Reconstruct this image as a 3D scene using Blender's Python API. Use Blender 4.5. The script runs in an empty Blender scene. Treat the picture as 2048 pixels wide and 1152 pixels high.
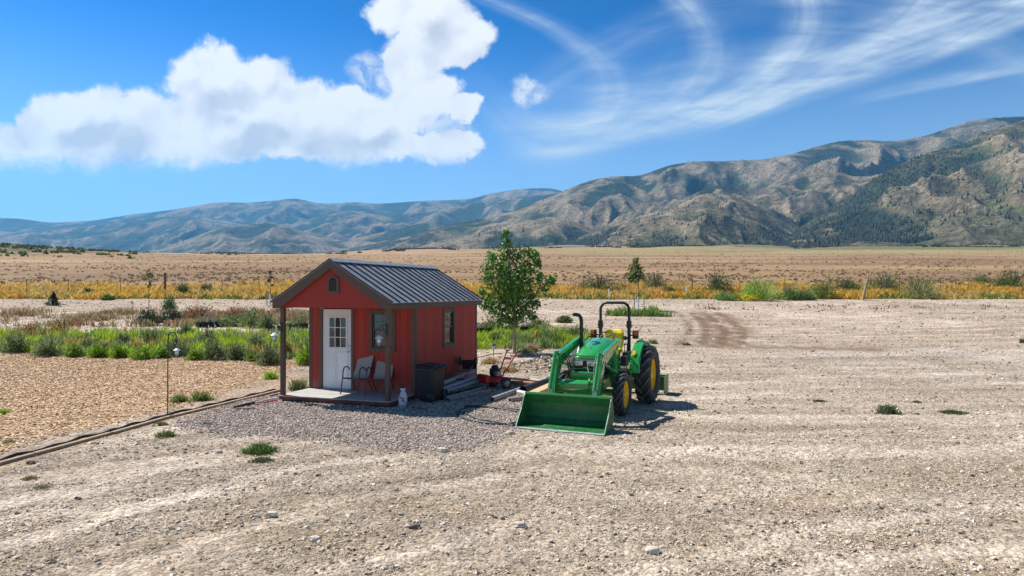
import bpy, math, random
import numpy as np
from mathutils import Vector, Matrix
random.seed(7); RNG = np.random.default_rng(11)
S = bpy.context.scene; COL = S.collection
R = math.radians
# ------------------------------------------------------------------ camera
HC = 2.662; F = 1355.7; HR = 582.65           # eye height, focal length and horizon row in photo pixels (2048 wide)
cam_d = bpy.data.cameras.new('camera'); cam = bpy.data.objects.new('camera', cam_d); COL.objects.link(cam)
cam_d.sensor_width = 36; cam_d.lens = F / 2048 * 36; cam_d.clip_start = .05; cam_d.clip_end = 60000
cam.location = (0, 0, HC); cam.rotation_euler = (R(90) + math.atan((HR - 576) / F), 0, 0)
S.camera = cam
S.render.resolution_x = 1024; S.render.resolution_y = 576
S.view_settings.view_transform = 'Standard'; S.view_settings.look = 'None'
S.view_settings.exposure = 0.62; S.view_settings.gamma = 1
# ------------------------------------------------------------------ light
SUN_DIR = Vector((-.657, .461, 1.0)).normalized()   # towards the sun
SUN_EL = math.asin(SUN_DIR.z); SUN_AZ = math.atan2(SUN_DIR.x, SUN_DIR.y)
ld = bpy.data.lights.new('sun', 'SUN'); ld.energy = 5.0; ld.angle = R(.5); ld.color = (1, .96, .905)
sun = bpy.data.objects.new('sun', ld); COL.objects.link(sun)
sun.rotation_euler = (-SUN_DIR).to_track_quat('-Z', 'Y').to_euler(); sun.location = (-60, 40, 90)

class NT:
    """tiny helper for writing node trees"""
    def __init__(s, tree): s.t = tree; s.n = tree.nodes; s.l = tree.links
    def node(s, kind, ins=None, **kw):
        n = s.n.new(kind)
        for k, v in kw.items(): setattr(n, k, v)
        if ins:
            for k, v in ins.items():
                if v is None: continue
                if hasattr(v, 'is_output') or isinstance(v, bpy.types.NodeSocket): s.l.new(v, n.inputs[k])
                else: n.inputs[k].default_value = v
        return n
    def math(s, op, a, b=None, c=None, clamp=False):
        n = s.n.new('ShaderNodeMath'); n.operation = op; n.use_clamp = clamp
        for i, v in enumerate((a, b, c)):
            if v is None: continue
            if isinstance(v, bpy.types.NodeSocket): s.l.new(v, n.inputs[i])
            else: n.inputs[i].default_value = v
        return n.outputs[0]
    def vmath(s, op, a, b=None):
        n = s.n.new('ShaderNodeVectorMath'); n.operation = op
        for i, v in enumerate((a, b)):
            if v is None: continue
            if isinstance(v, bpy.types.NodeSocket): s.l.new(v, n.inputs[i])
            else: n.inputs[i].default_value = v
        return n.outputs['Value'] if op in ('LENGTH', 'DISTANCE', 'DOT_PRODUCT') else n.outputs[0]
    def mix(s, f, a, b, mode='MIX'):
        n = s.n.new('ShaderNodeMix'); n.data_type = 'RGBA'; n.blend_type = mode
        for i, v in ((0, f), (6, a), (7, b)):
            if isinstance(v, bpy.types.NodeSocket): s.l.new(v, n.inputs[i])
            else: n.inputs[i].default_value = v if i == 0 else (*v[:3], 1)
        return n.outputs[2]
    def noise(s, vec, scale, detail=4, rough=.55, dist=0, out='Fac'):
        n = s.node('ShaderNodeTexNoise', {'Scale': scale, 'Detail': detail, 'Roughness': rough, 'Distortion': dist})
        if vec is not None: s.l.new(vec, n.inputs['Vector'])
        return n.outputs[out]
    def ramp(s, f, lo, hi, a=0., b=1., smooth=True):
        n = s.node('ShaderNodeMapRange', {'Value': f, 'From Min': lo, 'From Max': hi, 'To Min': a, 'To Max': b})
        n.interpolation_type = 'SMOOTHSTEP' if smooth else 'LINEAR'
        return n.outputs[0]

# ------------------------------------------------------------------ sky: Nishita plus cumulus and cirrus laid out by direction
def make_world():
    w = bpy.data.worlds.new('World'); S.world = w; w.use_nodes = True
    N = NT(w.node_tree); N.n.clear()
    sky = N.node('ShaderNodeTexSky'); sky.sky_type = 'NISHITA'; sky.sun_disc = False
    sky.sun_elevation = SUN_EL; sky.sun_rotation = SUN_AZ
    sky.altitude = 2200; sky.air_density = .95; sky.dust_density = .2; sky.ozone_density = 3.2
    # deeper blue overhead, paler towards the horizon, as a polarised clear mountain sky
    lo_ = N.vmath('MINIMUM', N.vmath('MULTIPLY', sky.outputs[0], (1 / 7, 1 / 7, 1 / 7)), (1.3, 1.3, 1.3))
    gm = N.node('ShaderNodeGamma', {'Gamma': 1.95, 'Color': lo_}).outputs[0]
    gm = N.vmath('ADD', N.vmath('MULTIPLY', gm, (1.6, 6.0, 7.2)), (.0, .04, .04))
    hs = N.node('ShaderNodeHueSaturation', {'Saturation': 1.25, 'Value': 1.0, 'Hue': .494, 'Color': gm})
    tc = N.node('ShaderNodeTexCoord').outputs['Generated']
    sep = N.node('ShaderNodeSeparateXYZ', {0: tc})
    x, y, z = sep.outputs
    yy = N.math('MAXIMUM', y, .08)
    t = N.math('DIVIDE', x, yy); e = N.math('DIVIDE', z, yy)
    p = N.node('ShaderNodeCombineXYZ', {0: t, 1: e}).outputs[0]
    wn = N.node('ShaderNodeTexNoise', {'Scale': 7.5, 'Detail': 9., 'Roughness': .62, 'Vector': p}).outputs['Color']
    wv = N.vmath('SUBTRACT', wn, (.5, .5, .5))
    ws = N.node('ShaderNodeVectorMath', {0: wv, 'Scale': .10}, operation='SCALE').outputs[0]
    pw = N.vmath('ADD', p, ws)
    def blobs(vec, lst, k=.14):
        acc = None
        for (px, row, rx, ry) in lst:
            c = ((px - 1024) / F, (HR - row) / F, 0)
            d = N.vmath('SUBTRACT', vec, c)
            d = N.vmath('MULTIPLY', d, (F / rx, F / ry, 0))
            v = N.math('SUBTRACT', 1., N.vmath('LENGTH', d))
            acc = v if acc is None else N.math('SMOOTH_MAX', acc, v, k)
        return acc
    thick = [(120, 245, 92, 86), (205, 228, 96, 72), (280, 245, 78, 78), (70, 300, 135, 60), (215, 305, 180, 60), (-60, 305, 100, 62), (330, 280, 90, 75), (700, 300, 160, 48), (860, 300, 110, 44), (830, 120, 70, 60), (845, 190, 75, 70),
             (415, 165, 100, 84), (525, 172, 92, 78), (600, 205, 74, 62), (400, 255, 130, 85), (545, 270, 200, 66), (700, 225, 88, 62),
             (775, 235, 70, 62), (720, 290, 125, 46), (840, 20, 112, 62), (905, 55, 88, 62), (850, 90, 75, 40), (925, 105, 55, 42), (925, 218, 44, 26), (915, 283, 55, 32)]
    thin = [(740, 140, 60, 45), (800, 150, 80, 55), (850, 190, 70, 70), (870, 250, 80, 55), (830, 310, 60, 30), (1068, 180, 46, 28), (1050, 195, 40, 22)]
    d1 = blobs(pw, thick); d2 = blobs(pw, thin)
    fn = N.noise(p, 26, 8, .68, .6); fl = N.noise(pw, 11, 5, .6)
    d1 = N.math('ADD', d1, N.math('ADD', N.math('MULTIPLY', N.math('SUBTRACT', fn, .5), .42), N.math('MULTIPLY', N.math('SUBTRACT', fl, .5), .30)))
    a1 = N.ramp(d1, -.02, .26)
    a2 = N.math('MULTIPLY', N.ramp(d2, -.05, .6), N.ramp(fn, .36, .62, .2, .85))
    bott = N.ramp(N.math('ADD', e, N.math('MULTIPLY', N.math('SUBTRACT', fn, .5), .06)), .165, .205)   # flat cloud base
    a1 = N.math('MULTIPLY', a1, bott)
    a = N.math('MAXIMUM', a1, a2)
    # relief of the cloud: puffs seen against the sun
    sh = N.vmath('ADD', p, (.018, -.028, 0))
    na = N.noise(p, 9, 5, .5); nb = N.noise(sh, 9, 5, .5)
    rel = N.math('MULTIPLY', N.math('SUBTRACT', N.math('ADD', na, N.math('MULTIPLY', fn, .35)), N.math('ADD', nb, .175)), 1.5)
    dpth = N.ramp(d1, .15, .75)
    low = N.ramp(e, .36, .20)
    grey = blobs(pw, [(235, 310, 150, 50), (180, 290, 90, 55), (560, 290, 190, 48), (450, 215, 90, 60), (640, 300, 120, 35), (880, 60, 70, 55), (760, 290, 80, 30)])
    gl = N.noise(p, 5.5, 6, .6)
    g = N.math('MULTIPLY', N.math('MULTIPLY', N.ramp(N.math('ADD', grey, N.math('MULTIPLY', N.math('SUBTRACT', gl, .5), .8)), -.15, .85), N.ramp(d1, .12, .5)), .85)
    def puff(vec): return N.node('ShaderNodeTexVoronoi', {'Vector': vec, 'Scale': 13., 'Smoothness': .7, 'Detail': 1.5, 'Roughness': .55}, feature='SMOOTH_F1', voronoi_dimensions='2D').outputs['Distance']
    pf = N.math('SUBTRACT', puff(N.vmath('ADD', pw, (-.012, .020, 0))), puff(pw))
    g = N.math('ADD', N.math('SUBTRACT', g, N.math('MULTIPLY', rel, .45)), .05)
    g = N.math('ADD', g, N.math('MULTIPLY', pf, -1.1), None, True)
    cc = N.mix(g, (5.7, 5.72, 5.75), (3.6, 3.8, 4.15))
    # cirrus: curved feathers
    def strand(s_, d):
        v = N.node('ShaderNodeCombineXYZ', {0: N.math('MULTIPLY', s_, 3.), 1: N.math('MULTIPLY', d, 30.)}).outputs[0]
        return N.ramp(N.noise(v, 1.3, 5, .6, .25), .3, .68, .38, 1.2)
    cn = N.noise(N.node('ShaderNodeMapping', {'Vector': p, 'Rotation': (0, 0, R(-24)), 'Scale': (2.2, 15, 1)}).outputs[0], 2.2, 6, .6, .5)
    cn2 = N.noise(p, 3.2, 4, .6, .4)
    def P(px, row): return ((px - 1024) / F, (HR - row) / F)
    def curve(pts, swap):
        A = np.array([P(*q) for q in pts]);
        if swap: A = A[:, ::-1]
        return np.polyfit(A[:, 0], A[:, 1], 2)
    cir = None
    bands = [([(1050, 300), (1300, 258), (1600, 180), (1900, 85), (2048, 30)], 0, .028, .12, .85, (1040, 2400)),
             ([(1750, 195), (1900, 165), (2048, 135)], 0, .010, .024, .7, (1700, 2500)),
             ([(1250, 280), (1430, 215), (1570, 110), (1610, -20)], 1, .06, .06, .62, None),
             ([(1210, 275), (1350, 210), (1410, 130), (1370, 0)], 1, .05, .05, .42, None),
             ([(1120, 290), (1195, 240), (1215, 190), (1150, 80)], 1, .045, .05, .32, None),
             ([(1500, 220), (1700, 120), (1850, 0)], 1, .07, .07, .5, None),
             ([(1000, 240), (1060, 280), (1200, 275)], 0, .06, .07, .42, (950, 1260)),
             ([(1350, 40), (1500, 5), (1750, 10)], 0, .05, .05, .22, (1000, 2300))]
    for pts, sw, w_lo, w_hi, amp, rng in bands:
        c2, c1, c0 = curve(pts, sw)
        s_, o_ = (e, t) if sw else (t, e)
        cv = N.math('MULTIPLY_ADD', N.math('MULTIPLY_ADD', s_, float(c2), float(c1)), s_, float(c0))
        d = N.math('SUBTRACT', o_, cv)
        up = N.ramp(d, w_hi, 0.); dn = N.ramp(d, -w_lo, 0.)
        v = N.math('MULTIPLY', N.math('MULTIPLY', N.math('MULTIPLY', up, dn), amp), strand(s_, d))
        if rng:
            v = N.math('MULTIPLY', v, N.ramp(t, (rng[0] - 1024 - 60) / F, (rng[0] - 1024 + 160) / F))
            if rng[1] < 1500: v = N.math('MULTIPLY', v, N.ramp(t, (rng[1] - 1024 + 160) / F, (rng[1] - 1024 - 160) / F))
        else:
            v = N.math('MULTIPLY', v, N.ramp(e, .205, .26))
        cir = v if cir is None else N.math('ADD', cir, v)
    cir = N.math('MULTIPLY', cir, N.ramp(cn, .3, .7, .5, 1.1))
    cir = N.math('MULTIPLY', cir, N.ramp(cn2, .3, .65, .5, 1.1))
    cir = N.math('MULTIPLY', cir, 1.12, None, True)
    front = N.ramp(y, .08, .2)
    # the rest of the sky carries the same loose cirrus
    far = N.math('MULTIPLY', N.ramp(N.noise(tc, 2.0, 6, .6, .6), .5, .75, 0, .45), N.ramp(y, .45, .2))
    col = N.mix(N.math('ADD', N.math('MULTIPLY', cir, front), N.math('MULTIPLY', far, 1.), None, True), hs.outputs[0], (4.0, 4.5, 5.0))
    col = N.mix(N.math('MULTIPLY', a, front), col, cc)
    pale = N.math('MULTIPLY', N.ramp(z, .38, .03), N.math('SUBTRACT', .85, N.math('MULTIPLY', N.math('MULTIPLY', a, front), .85)))
    col = N.mix(pale, col, (3.0, 4.2, 5.1))
    bg = N.node('ShaderNodeBackground', {'Color': col, 'Strength': .12})
    out = N.node('ShaderNodeOutputWorld'); N.l.new(bg.outputs[0], out.inputs[0])
    w.cycles.sampling_method = 'MANUAL'; w.cycles.sample_map_resolution = 512
make_world()

# ------------------------------------------------------------------ noise for building shapes
_perm = np.random.default_rng(5).permutation(512)
_ang = np.random.default_rng(6).random(512) * 2 * np.pi
def perlin(x, y):
    xi = np.floor(x).astype(int); yi = np.floor(y).astype(int); xf = x - xi; yf = y - yi
    u = xf * xf * xf * (xf * (xf * 6 - 15) + 10); v = yf * yf * yf * (yf * (yf * 6 - 15) + 10)
    def g(ix, iy, dx, dy):
        h = _ang[_perm[(_perm[ix & 511] + iy) & 511]]
        return np.cos(h) * dx + np.sin(h) * dy
    a = g(xi, yi, xf, yf); b = g(xi + 1, yi, xf - 1, yf); c = g(xi, yi + 1, xf, yf - 1); d = g(xi + 1, yi + 1, xf - 1, yf - 1)
    return (a + u * (b - a)) * (1 - v) + (c + u * (d - c)) * v
def fbm(x, y, o=5, g=.5):
    s = 0; a = 1; n = 0
    for i in range(o):
        s = s + a * perlin(x + 17.3 * i, y - 9.1 * i); n += a; a *= g; x = x * 2.03; y = y * 2.03
    return s / n * 1.4
def ridged(x, y, o=5, g=.5):
    s = 0; a = 1; n = 0; w = 1
    for i in range(o):
        v = (1 - np.abs(perlin(x + 31.7 * i, y + 5.3 * i)) * 1.6).clip(0, 1) ** 2
        s = s + a * v * w; w = v.clip(.2, 1); n += a; a *= g; x = x * 2.05; y = y * 2.05
    return s / n
def sstep(a, b, x):
    q = np.clip((x - a) / (b - a), 0, 1); return q * q * (3 - 2 * q)

# ------------------------------------------------------------------ ground height
def _flat(pts): return [(((px - 1024) / F) * F * HC / (row - HR), F * HC / (row - HR)) for px, row in pts]
TRACKS = [(_flat(q), w) for q, w in (([(-150, 1135), (300, 1005), (620, 930), (800, 912)], .20), ([(-150, 1050), (250, 950), (470, 905)], .18), ([(100, 1180), (420, 1075), (760, 985), (1000, 950)], .17),
    ([(1180, 1170), (1500, 1085), (1800, 1035), (2150, 1012)], .16), ([(1500, 1170), (1760, 1108), (2150, 1075)], .16), ([(1240, 885), (1500, 915), (1800, 905), (2150, 880)], .22), ([(1260, 850), (1500, 868), (1800, 858), (2150, 835)], .22), ([(1330, 800), (1600, 780), (2100, 765)], .25), ([(1330, 775), (1600, 757), (2100, 742)], .25))]
def _sd(x, y, pts):
    d = np.full(np.shape(x), 1e9)
    for (a, b) in zip(pts[:-1], pts[1:]):
        bx, by = b[0] - a[0], b[1] - a[1]; s = np.clip(((x - a[0]) * bx + (y - a[1]) * by) / (bx * bx + by * by), 0, 1)
        d = np.minimum(d, np.hypot(x - a[0] - s * bx, y - a[1] - s * by))
    return d
def track_mask(x, y):
    m = np.zeros(np.shape(x)); wob = fbm(x / 1.7 + 5, y / 1.7, 3) * .16
    for pts, w in TRACKS: m = np.maximum(m, sstep(w * 1.3, w * .5, _sd(x, y, pts) + wob * .7))
    return m * sstep(-.35, .1, fbm(x / 2.5 + 60, y / 2.5, 3))
_ty = np.array([-80, 0, 18, 22, 27, 33, 40, 50, 60, 70, 85, 100, 150, 250, 400, 700, 1000, 1500, 2500, 12000.])
_tz = np.array([0, 0, 0, .04, .22, .48, .82, 1.32, 1.92, 2.58, 3.6, 4.7, 8.2, 15.2, 25.5, 46, 67, 103, 120, 150.])
def base_z(y):
    y = np.asarray(y, float); k = 0
    for o, w in ((-.06, .25), (0, .5), (.06, .25)): k = k + w * np.interp(y * (1 + o), _ty, _tz)
    return k
def ground(x, y, fine=True):
    x = np.asarray(x, float); y = np.asarray(y, float)
    t = x / np.maximum(y, 20)
    z = base_z(y)
    z = z + np.maximum(y - 100, 0) * (-.0135 * sstep(.25, -.55, t)) * sstep(100, 700, y)
    z = z + 6.2 * np.exp(-((x + 235) / 72) ** 2 - ((y - 262) / 60) ** 2)
    z = z + fbm(x / 260, y / 260, 3) * sstep(150, 900, y) * 10
    if fine:
        z = z + fbm(x / 9, y / 9, 4) * .10 * sstep(19, 32, y) + fbm(x / 2.1, y / 2.1, 3) * .018 * sstep(8, 5, np.abs(y - 16) - .001 * y)
        z = z + fbm(x / 1.1 + 40, y / 1.6, 4) * .02
        if np.ndim(x) > 0 and np.size(x) > 2000: z = z - .022 * track_mask(x, y)
        # mound of loose dirt and rock between tree and tractor
        z = z + .34 * np.exp(-((x - 1.4) / 1.5) ** 2 - ((y - 22.7) / .9) ** 2) * (1 + .5 * fbm(x * 2, y * 2, 3))
    return z
def G(px, row):
    """a place on the ground: walk down the sight line through photo pixel (px,row) to where it meets the ground"""
    ys = _MY; xs = (px - 1024) / F * ys; g = ground(xs, ys); d = HC - (row - HR) / F * ys - g
    i = int(np.argmax(d <= 0)) if (d <= 0).any() else len(ys) - 1
    i = max(i, 1); k = d[i - 1] / (d[i - 1] - d[i]) if d[i - 1] != d[i] else 0; y = float(ys[i - 1] + (ys[i] - ys[i - 1]) * k); x = (px - 1024) / F * y
    return Vector((x, y, float(ground(x, y))))
_MY = np.geomspace(3, 1500, 900)
def AZ(px, row, z):
    y = F * (HC - z) / (row - HR); return Vector(((px - 1024) / F * y, y, z))
def AY(px, row, y):
    return Vector(((px - 1024) / F * y, y, HC - (row - HR) / F * y))

# ------------------------------------------------------------------ object helpers
def tag(o, label=None, cat=None, group=None, kind=None):
    if label: o['label'] = label
    if cat: o['category'] = cat
    if group: o['group'] = group
    if kind: o['kind'] = kind
    return o
def thing(name, label, cat, loc=(0, 0, 0), rz=0, group=None):
    o = bpy.data.objects.new(name, None); COL.objects.link(o); o.location = loc; o.rotation_euler = (0, 0, rz)
    o.empty_display_size = .1
    return tag(o, label, cat, group)
def link(name, me, parent=None, loc=None, rot=None):
    o = bpy.data.objects.new(name, me); COL.objects.link(o)
    if parent: o.parent = parent
    if loc is not None: o.location = loc
    if rot is not None: o.rotation_euler = rot
    return o
def copy_tree(o, parent=None):
    c = o.copy(); COL.objects.link(c); c.parent = parent
    for ch in list(o.children): copy_tree(ch, c)
    return c
class MB:
    def __init__(s): s.v = []; s.f = []; s.sm = []
    def add(s, vs, fs, smooth=False, M=None):
        b = len(s.v)
        s.v += [tuple(M @ Vector(q)) if M else tuple(q) for q in vs]
        s.f += [tuple(i + b for i in f) for f in fs]; s.sm += [smooth] * len(fs); return s
    def box(s, a, b, M=None):
        (x0, y0, z0), (x1, y1, z1) = a, b
        vs = [(x0, y0, z0), (x1, y0, z0), (x1, y1, z0), (x0, y1, z0), (x0, y0, z1), (x1, y0, z1), (x1, y1, z1), (x0, y1, z1)]
        return s.add(vs, [(0, 3, 2, 1), (4, 5, 6, 7), (0, 1, 5, 4), (1, 2, 6, 5), (2, 3, 7, 6), (3, 0, 4, 7)], False, M)
    def cbox(s, c, d, M=None):
        c = Vector(c); h = Vector(d) / 2; return s.box(c - h, c + h, M)
    def bar(s, p0, p1, w, h, up=(0, 0, 1)):
        p0 = Vector(p0); p1 = Vector(p1); d = (p1 - p0); L = d.length; d.normalize(); up = Vector(up)
        sd = d.cross(up)
        if sd.length < 1e-4: sd = d.cross(Vector((0, 1, 0)))
        sd.normalize(); u2 = sd.cross(d)
        M = Matrix((( sd.x, d.x, u2.x, p0.x), (sd.y, d.y, u2.y, p0.y), (sd.z, d.z, u2.z, p0.z), (0, 0, 0, 1)))
        return s.box((-w / 2, 0, -h / 2), (w / 2, L, h / 2), M)
    def tube(s, pts, r, n=10, cap=True, closed=False):
        pts = [Vector(p) for p in pts]; k = len(pts)
        rs = r if isinstance(r, (list, tuple)) else [r] * k
        vs = []; prev = None
        for i, p in enumerate(pts):
            if closed: d = pts[(i + 1) % k] - pts[i - 1]
            else: d = pts[min(i + 1, k - 1)] - pts[max(i - 1, 0)]
            d.normalize()
            if prev is None:
                a = d.cross(Vector((0, 0, 1)))
                if a.length < 1e-3: a = d.cross(Vector((1, 0, 0)))
            else: a = prev - d * prev.dot(d)
            a.normalize(); prev = a; b = d.cross(a)
            for j in range(n):
                q = 2 * math.pi * j / n; vs.append(p + (a * math.cos(q) + b * math.sin(q)) * rs[i])
        fs = []
        for i in range(k if closed else k - 1):
            for j in range(n):
                i2 = (i + 1) % k
                fs.append((i * n + j, i * n + (j + 1) % n, i2 * n + (j + 1) % n, i2 * n + j))
        s.add(vs, fs, True)
        if cap and not closed: s.add(vs[:n], [tuple(range(n - 1, -1, -1))]); s.add(vs[-n:], [tuple(range(n))])
        return s
    def pipe(s, p0, p1, r, ri, n=14):
        p0 = Vector(p0); p1 = Vector(p1)
        s.tube([p0, p1], r, n, False); s.tube([p1, p0], ri, n, False)
        for p, q in ((p0, p1), (p1, p0)):
            d = (q - p).normalized(); a = d.cross(Vector((0, 0, 1))).normalized(); b = d.cross(a)
            o = [p + (a * math.cos(2 * math.pi * j / n) + b * math.sin(2 * math.pi * j / n)) * r for j in range(n)]
            i_ = [p + (a * math.cos(2 * math.pi * j / n) + b * math.sin(2 * math.pi * j / n)) * ri for j in range(n)]
            s.add(o + i_, [(j, (j + 1) % n, n + (j + 1) % n, n + j) for j in range(n)])
        return s
    def lathe(s, prof, n=24, axis='Z', M=None, smooth=True):
        vs = []
        for (r, h) in prof:
            for j in range(n):
                q = 2 * math.pi * j / n; c, d = r * math.cos(q), r * math.sin(q)
                vs.append((c, d, h) if axis == 'Z' else (h, c, d))
        fs = [(i * n + j, i * n + (j + 1) % n, (i + 1) * n + (j + 1) % n, (i + 1) * n + j) for i in range(len(prof) - 1) for j in range(n)]
        s.add(vs, fs, smooth, M); return s
    def prism(s, poly, a, b, plane='XY', M=None):
        n = len(poly)
        def P(p, h): return (p[0], p[1], h) if plane == 'XY' else ((p[0], h, p[1]) if plane == 'XZ' else (h, p[0], p[1]))
        vs = [P(p, a) for p in poly] + [P(p, b) for p in poly]
        fs = [tuple(range(n - 1, -1, -1)), tuple(range(n, 2 * n))] + [(i, (i + 1) % n, n + (i + 1) % n, n + i) for i in range(n)]
        return s.add(vs, fs, False, M)
    def loft(s, rings, cap=True, smooth=True):
        n = len(rings[0]); vs = [q for r in rings for q in r]
        fs = [(i * n + j, i * n + (j + 1) % n, (i + 1) * n + (j + 1) % n, (i + 1) * n + j) for i in range(len(rings) - 1) for j in range(n)]
        if cap: fs += [tuple(range(n - 1, -1, -1)), tuple(range((len(rings) - 1) * n, len(rings) * n))]
        return s.add(vs, fs, smooth)
    def ball(s, c, r, n=12, m=7):
        c = Vector(c); r = Vector(r) if not isinstance(r, (int, float)) else Vector((r, r, r)); vs = []
        for i in range(m + 1):
            a = math.pi * i / m - math.pi / 2
            for j in range(n):
                q = 2 * math.pi * j / n; vs.append((c.x + r.x * math.cos(a) * math.cos(q), c.y + r.y * math.cos(a) * math.sin(q), c.z + r.z * math.sin(a)))
        return s.add(vs, [(i * n + j, i * n + (j + 1) % n, (i + 1) * n + (j + 1) % n, (i + 1) * n + j) for i in range(m) for j in range(n)], True)
    def mesh(s, name, mat):
        me = bpy.data.meshes.new(name); me.from_pydata(s.v, [], s.f)
        me.polygons.foreach_set('use_smooth', s.sm); me.materials.append(mat); me.update()
        return me
    def build(s, name, mat, parent=None, bevel=0, loc=None, rot=None, label=None, recalc=True):
        me = s.mesh(name, mat)
        if recalc:
            import bmesh
            bm = bmesh.new(); bm.from_mesh(me); bmesh.ops.recalc_face_normals(bm, faces=bm.faces); bm.to_mesh(me); bm.free()
        o = link(name, me, parent, loc, rot)
        if bevel:
            m = o.modifiers.new('bevel', 'BEVEL'); m.width = bevel; m.segments = 2; m.limit_method = 'ANGLE'; m.angle_limit = R(40)
        if label: o['label'] = label
        return o
def np_mesh(name, V, Fc, mat, cols=None, smooth=False, parent=None, loc=None):
    me = bpy.data.meshes.new(name); V = np.asarray(V, np.float32); Fc = np.asarray(Fc, np.int32); k = Fc.shape[1]
    me.vertices.add(len(V)); me.vertices.foreach_set('co', V.ravel())
    me.loops.add(Fc.size); me.loops.foreach_set('vertex_index', Fc.ravel())
    me.polygons.add(len(Fc)); me.polygons.foreach_set('loop_start', np.arange(0, Fc.size, k, dtype=np.int32))
    me.polygons.foreach_set('loop_total', np.full(len(Fc), k, np.int32))
    if smooth: me.polygons.foreach_set('use_smooth', np.ones(len(Fc), bool))
    if cols is not None:
        a = me.color_attributes.new('tint', 'FLOAT_COLOR', 'POINT')
        C = np.ones((len(V), 4), np.float32); C[:, :3] = cols; a.data.foreach_set('color', C.ravel())
    me.update(calc_edges=True); me.materials.append(mat)
    return link(name, me, parent, loc)

# ------------------------------------------------------------------ materials
MATS = {}
def mat(name, col, rough=.6, metal=0., nscale=30., namp=.25, bump=.0, bscale=None, spec=.5, dirt=0., dirtcol=(.33, .27, .2), coat=0., stretch=None, base=0):
    if name in MATS: return MATS[name]
    m = bpy.data.materials.new(name); m.use_nodes = True; N = NT(m.node_tree); b = N.n['Principled BSDF']
    tc = N.node('ShaderNodeTexCoord').outputs['Object']
    if stretch: tc = N.node('ShaderNodeMapping', {'Vector': tc, 'Scale': stretch}).outputs[0]
    n = N.noise(tc, nscale, 5, .6)
    lo = tuple(c * (1 - namp) for c in col); hi = tuple(min(1, c * (1 + namp)) for c in col)
    c = N.mix(N.ramp(n, .3, .7), lo, hi)
    if dirt:
        n2 = N.noise(tc, nscale * .18, 6, .7, .3)
        c = N.mix(N.ramp(n2, .45, .8, 0, dirt), c, dirtcol)
    kk = N.ramp(N.node('ShaderNodeObjectInfo').outputs['Random'], 0, 1, .9, 1.1, False)
    c = N.vmath('MULTIPLY', c, N.node('ShaderNodeCombineXYZ', {0: kk, 1: kk, 2: kk}).outputs[0])
    if base:
        zz = N.node('ShaderNodeSeparateXYZ', {0: N.node('ShaderNodeTexCoord').outputs['Object']}).outputs[2]
        c = N.mix(N.math('MULTIPLY', N.ramp(N.math('ADD', zz, N.math('MULTIPLY', n, .25)), base, .05), .5), c, (.36, .28, .21))
    N.l.new(c, b.inputs['Base Color'])
    N.l.new(N.ramp(n, .2, .8, max(.03, rough - .1), min(1, rough + .1)), b.inputs['Roughness'])
    b.inputs['Metallic'].default_value = metal; b.inputs['Specular IOR Level'].default_value = spec; b.inputs['Coat Weight'].default_value = coat
    if bump:
        nb = N.noise(tc, bscale or nscale * 2, 5, .6)
        bp = N.node('ShaderNodeBump', {'Height': nb, 'Strength': bump, 'Distance': .01}); N.l.new(bp.outputs[0], b.inputs['Normal'])
    MATS[name] = m; return m
def leaf_mat(name, trans=.35, rough=.6, var=.25, gain=1.):
    m = bpy.data.materials.new(name); m.use_nodes = True; N = NT(m.node_tree); N.n.clear()
    at = N.node('ShaderNodeAttribute', attribute_name='tint').outputs['Color']
    oi = N.node('ShaderNodeObjectInfo').outputs['Random']
    g = N.node('ShaderNodeNewGeometry').outputs['Random Per Island']
    k = N.math('MULTIPLY', N.ramp(oi, 0, 1, 1 - var * .5, 1 + var * .5, False), N.ramp(g, 0, 1, 1 - var, 1 + var, False))
    k = N.math('MULTIPLY', k, gain)
    c = N.vmath('MULTIPLY', at, N.node('ShaderNodeCombineXYZ', {0: k, 1: k, 2: k}).outputs[0])
    d = N.node('ShaderNodeBsdfPrincipled', {'Base Color': c, 'Roughness': rough, 'Specular IOR Level': .3})
    tr = N.node('ShaderNodeBsdfTranslucent', {'Color': c})
    mx = N.node('ShaderNodeMixShader', {0: trans, 1: d.outputs[0], 2: tr.outputs[0]})
    o = N.node('ShaderNodeOutputMaterial'); N.l.new(mx.outputs[0], o.inputs[0]); return m
LEAF = leaf_mat('foliage', .45, .6)
LEAFG = leaf_mat('glossy_leaf', .35, .38, .35)
GRASS = leaf_mat('dry_grass', .4, .8)
BARK = mat('bark', (.15, .12, .085), .9, nscale=25, namp=.4, bump=.6)
M_red = mat('red_siding', (.38, .038, .022), .75, nscale=60, namp=.2, bump=.25, bscale=90, stretch=(3, 3, .5), dirt=.22, dirtcol=(.20, .05, .035), base=.62)
M_brown = mat('brown_trim', (.125, .072, .05), .7, nscale=40, namp=.2, bump=.2)
M_brownred = mat('rim_joist_stain', (.17, .045, .034), .75, nscale=40, namp=.3, bump=.2, dirt=.3)
M_white = mat('white_paint', (.78, .79, .80), .45, nscale=20, namp=.03, dirt=.08, dirtcol=(.6, .55, .5))
M_deck = mat('grey_deck_stain', (.42, .41, .36), .8, nscale=18, namp=.3, bump=.4, dirt=.35, stretch=(.3, 4, 4))
M_roof = mat('charcoal_steel_roof', (.27, .28, .30), .42, metal=.15, nscale=6, namp=.12, spec=.6)
M_seam = mat('dark_steel_seam', (.05, .054, .062), .45, metal=.3, nscale=6)
M_black = mat('black_metal', (.012, .012, .013), .4, nscale=30)
M_blackpl = mat('black_plastic', (.018, .020, .024), .5, nscale=30)
M_bin = mat('bin_plastic', (.012, .017, .024), .5, nscale=12, dirt=.15)
M_steel = mat('bright_steel', (.62, .63, .64), .28, metal=.9, nscale=20)
M_tan = mat('sling_fabric', (.36, .33, .29), .85, nscale=200, namp=.15)
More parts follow.
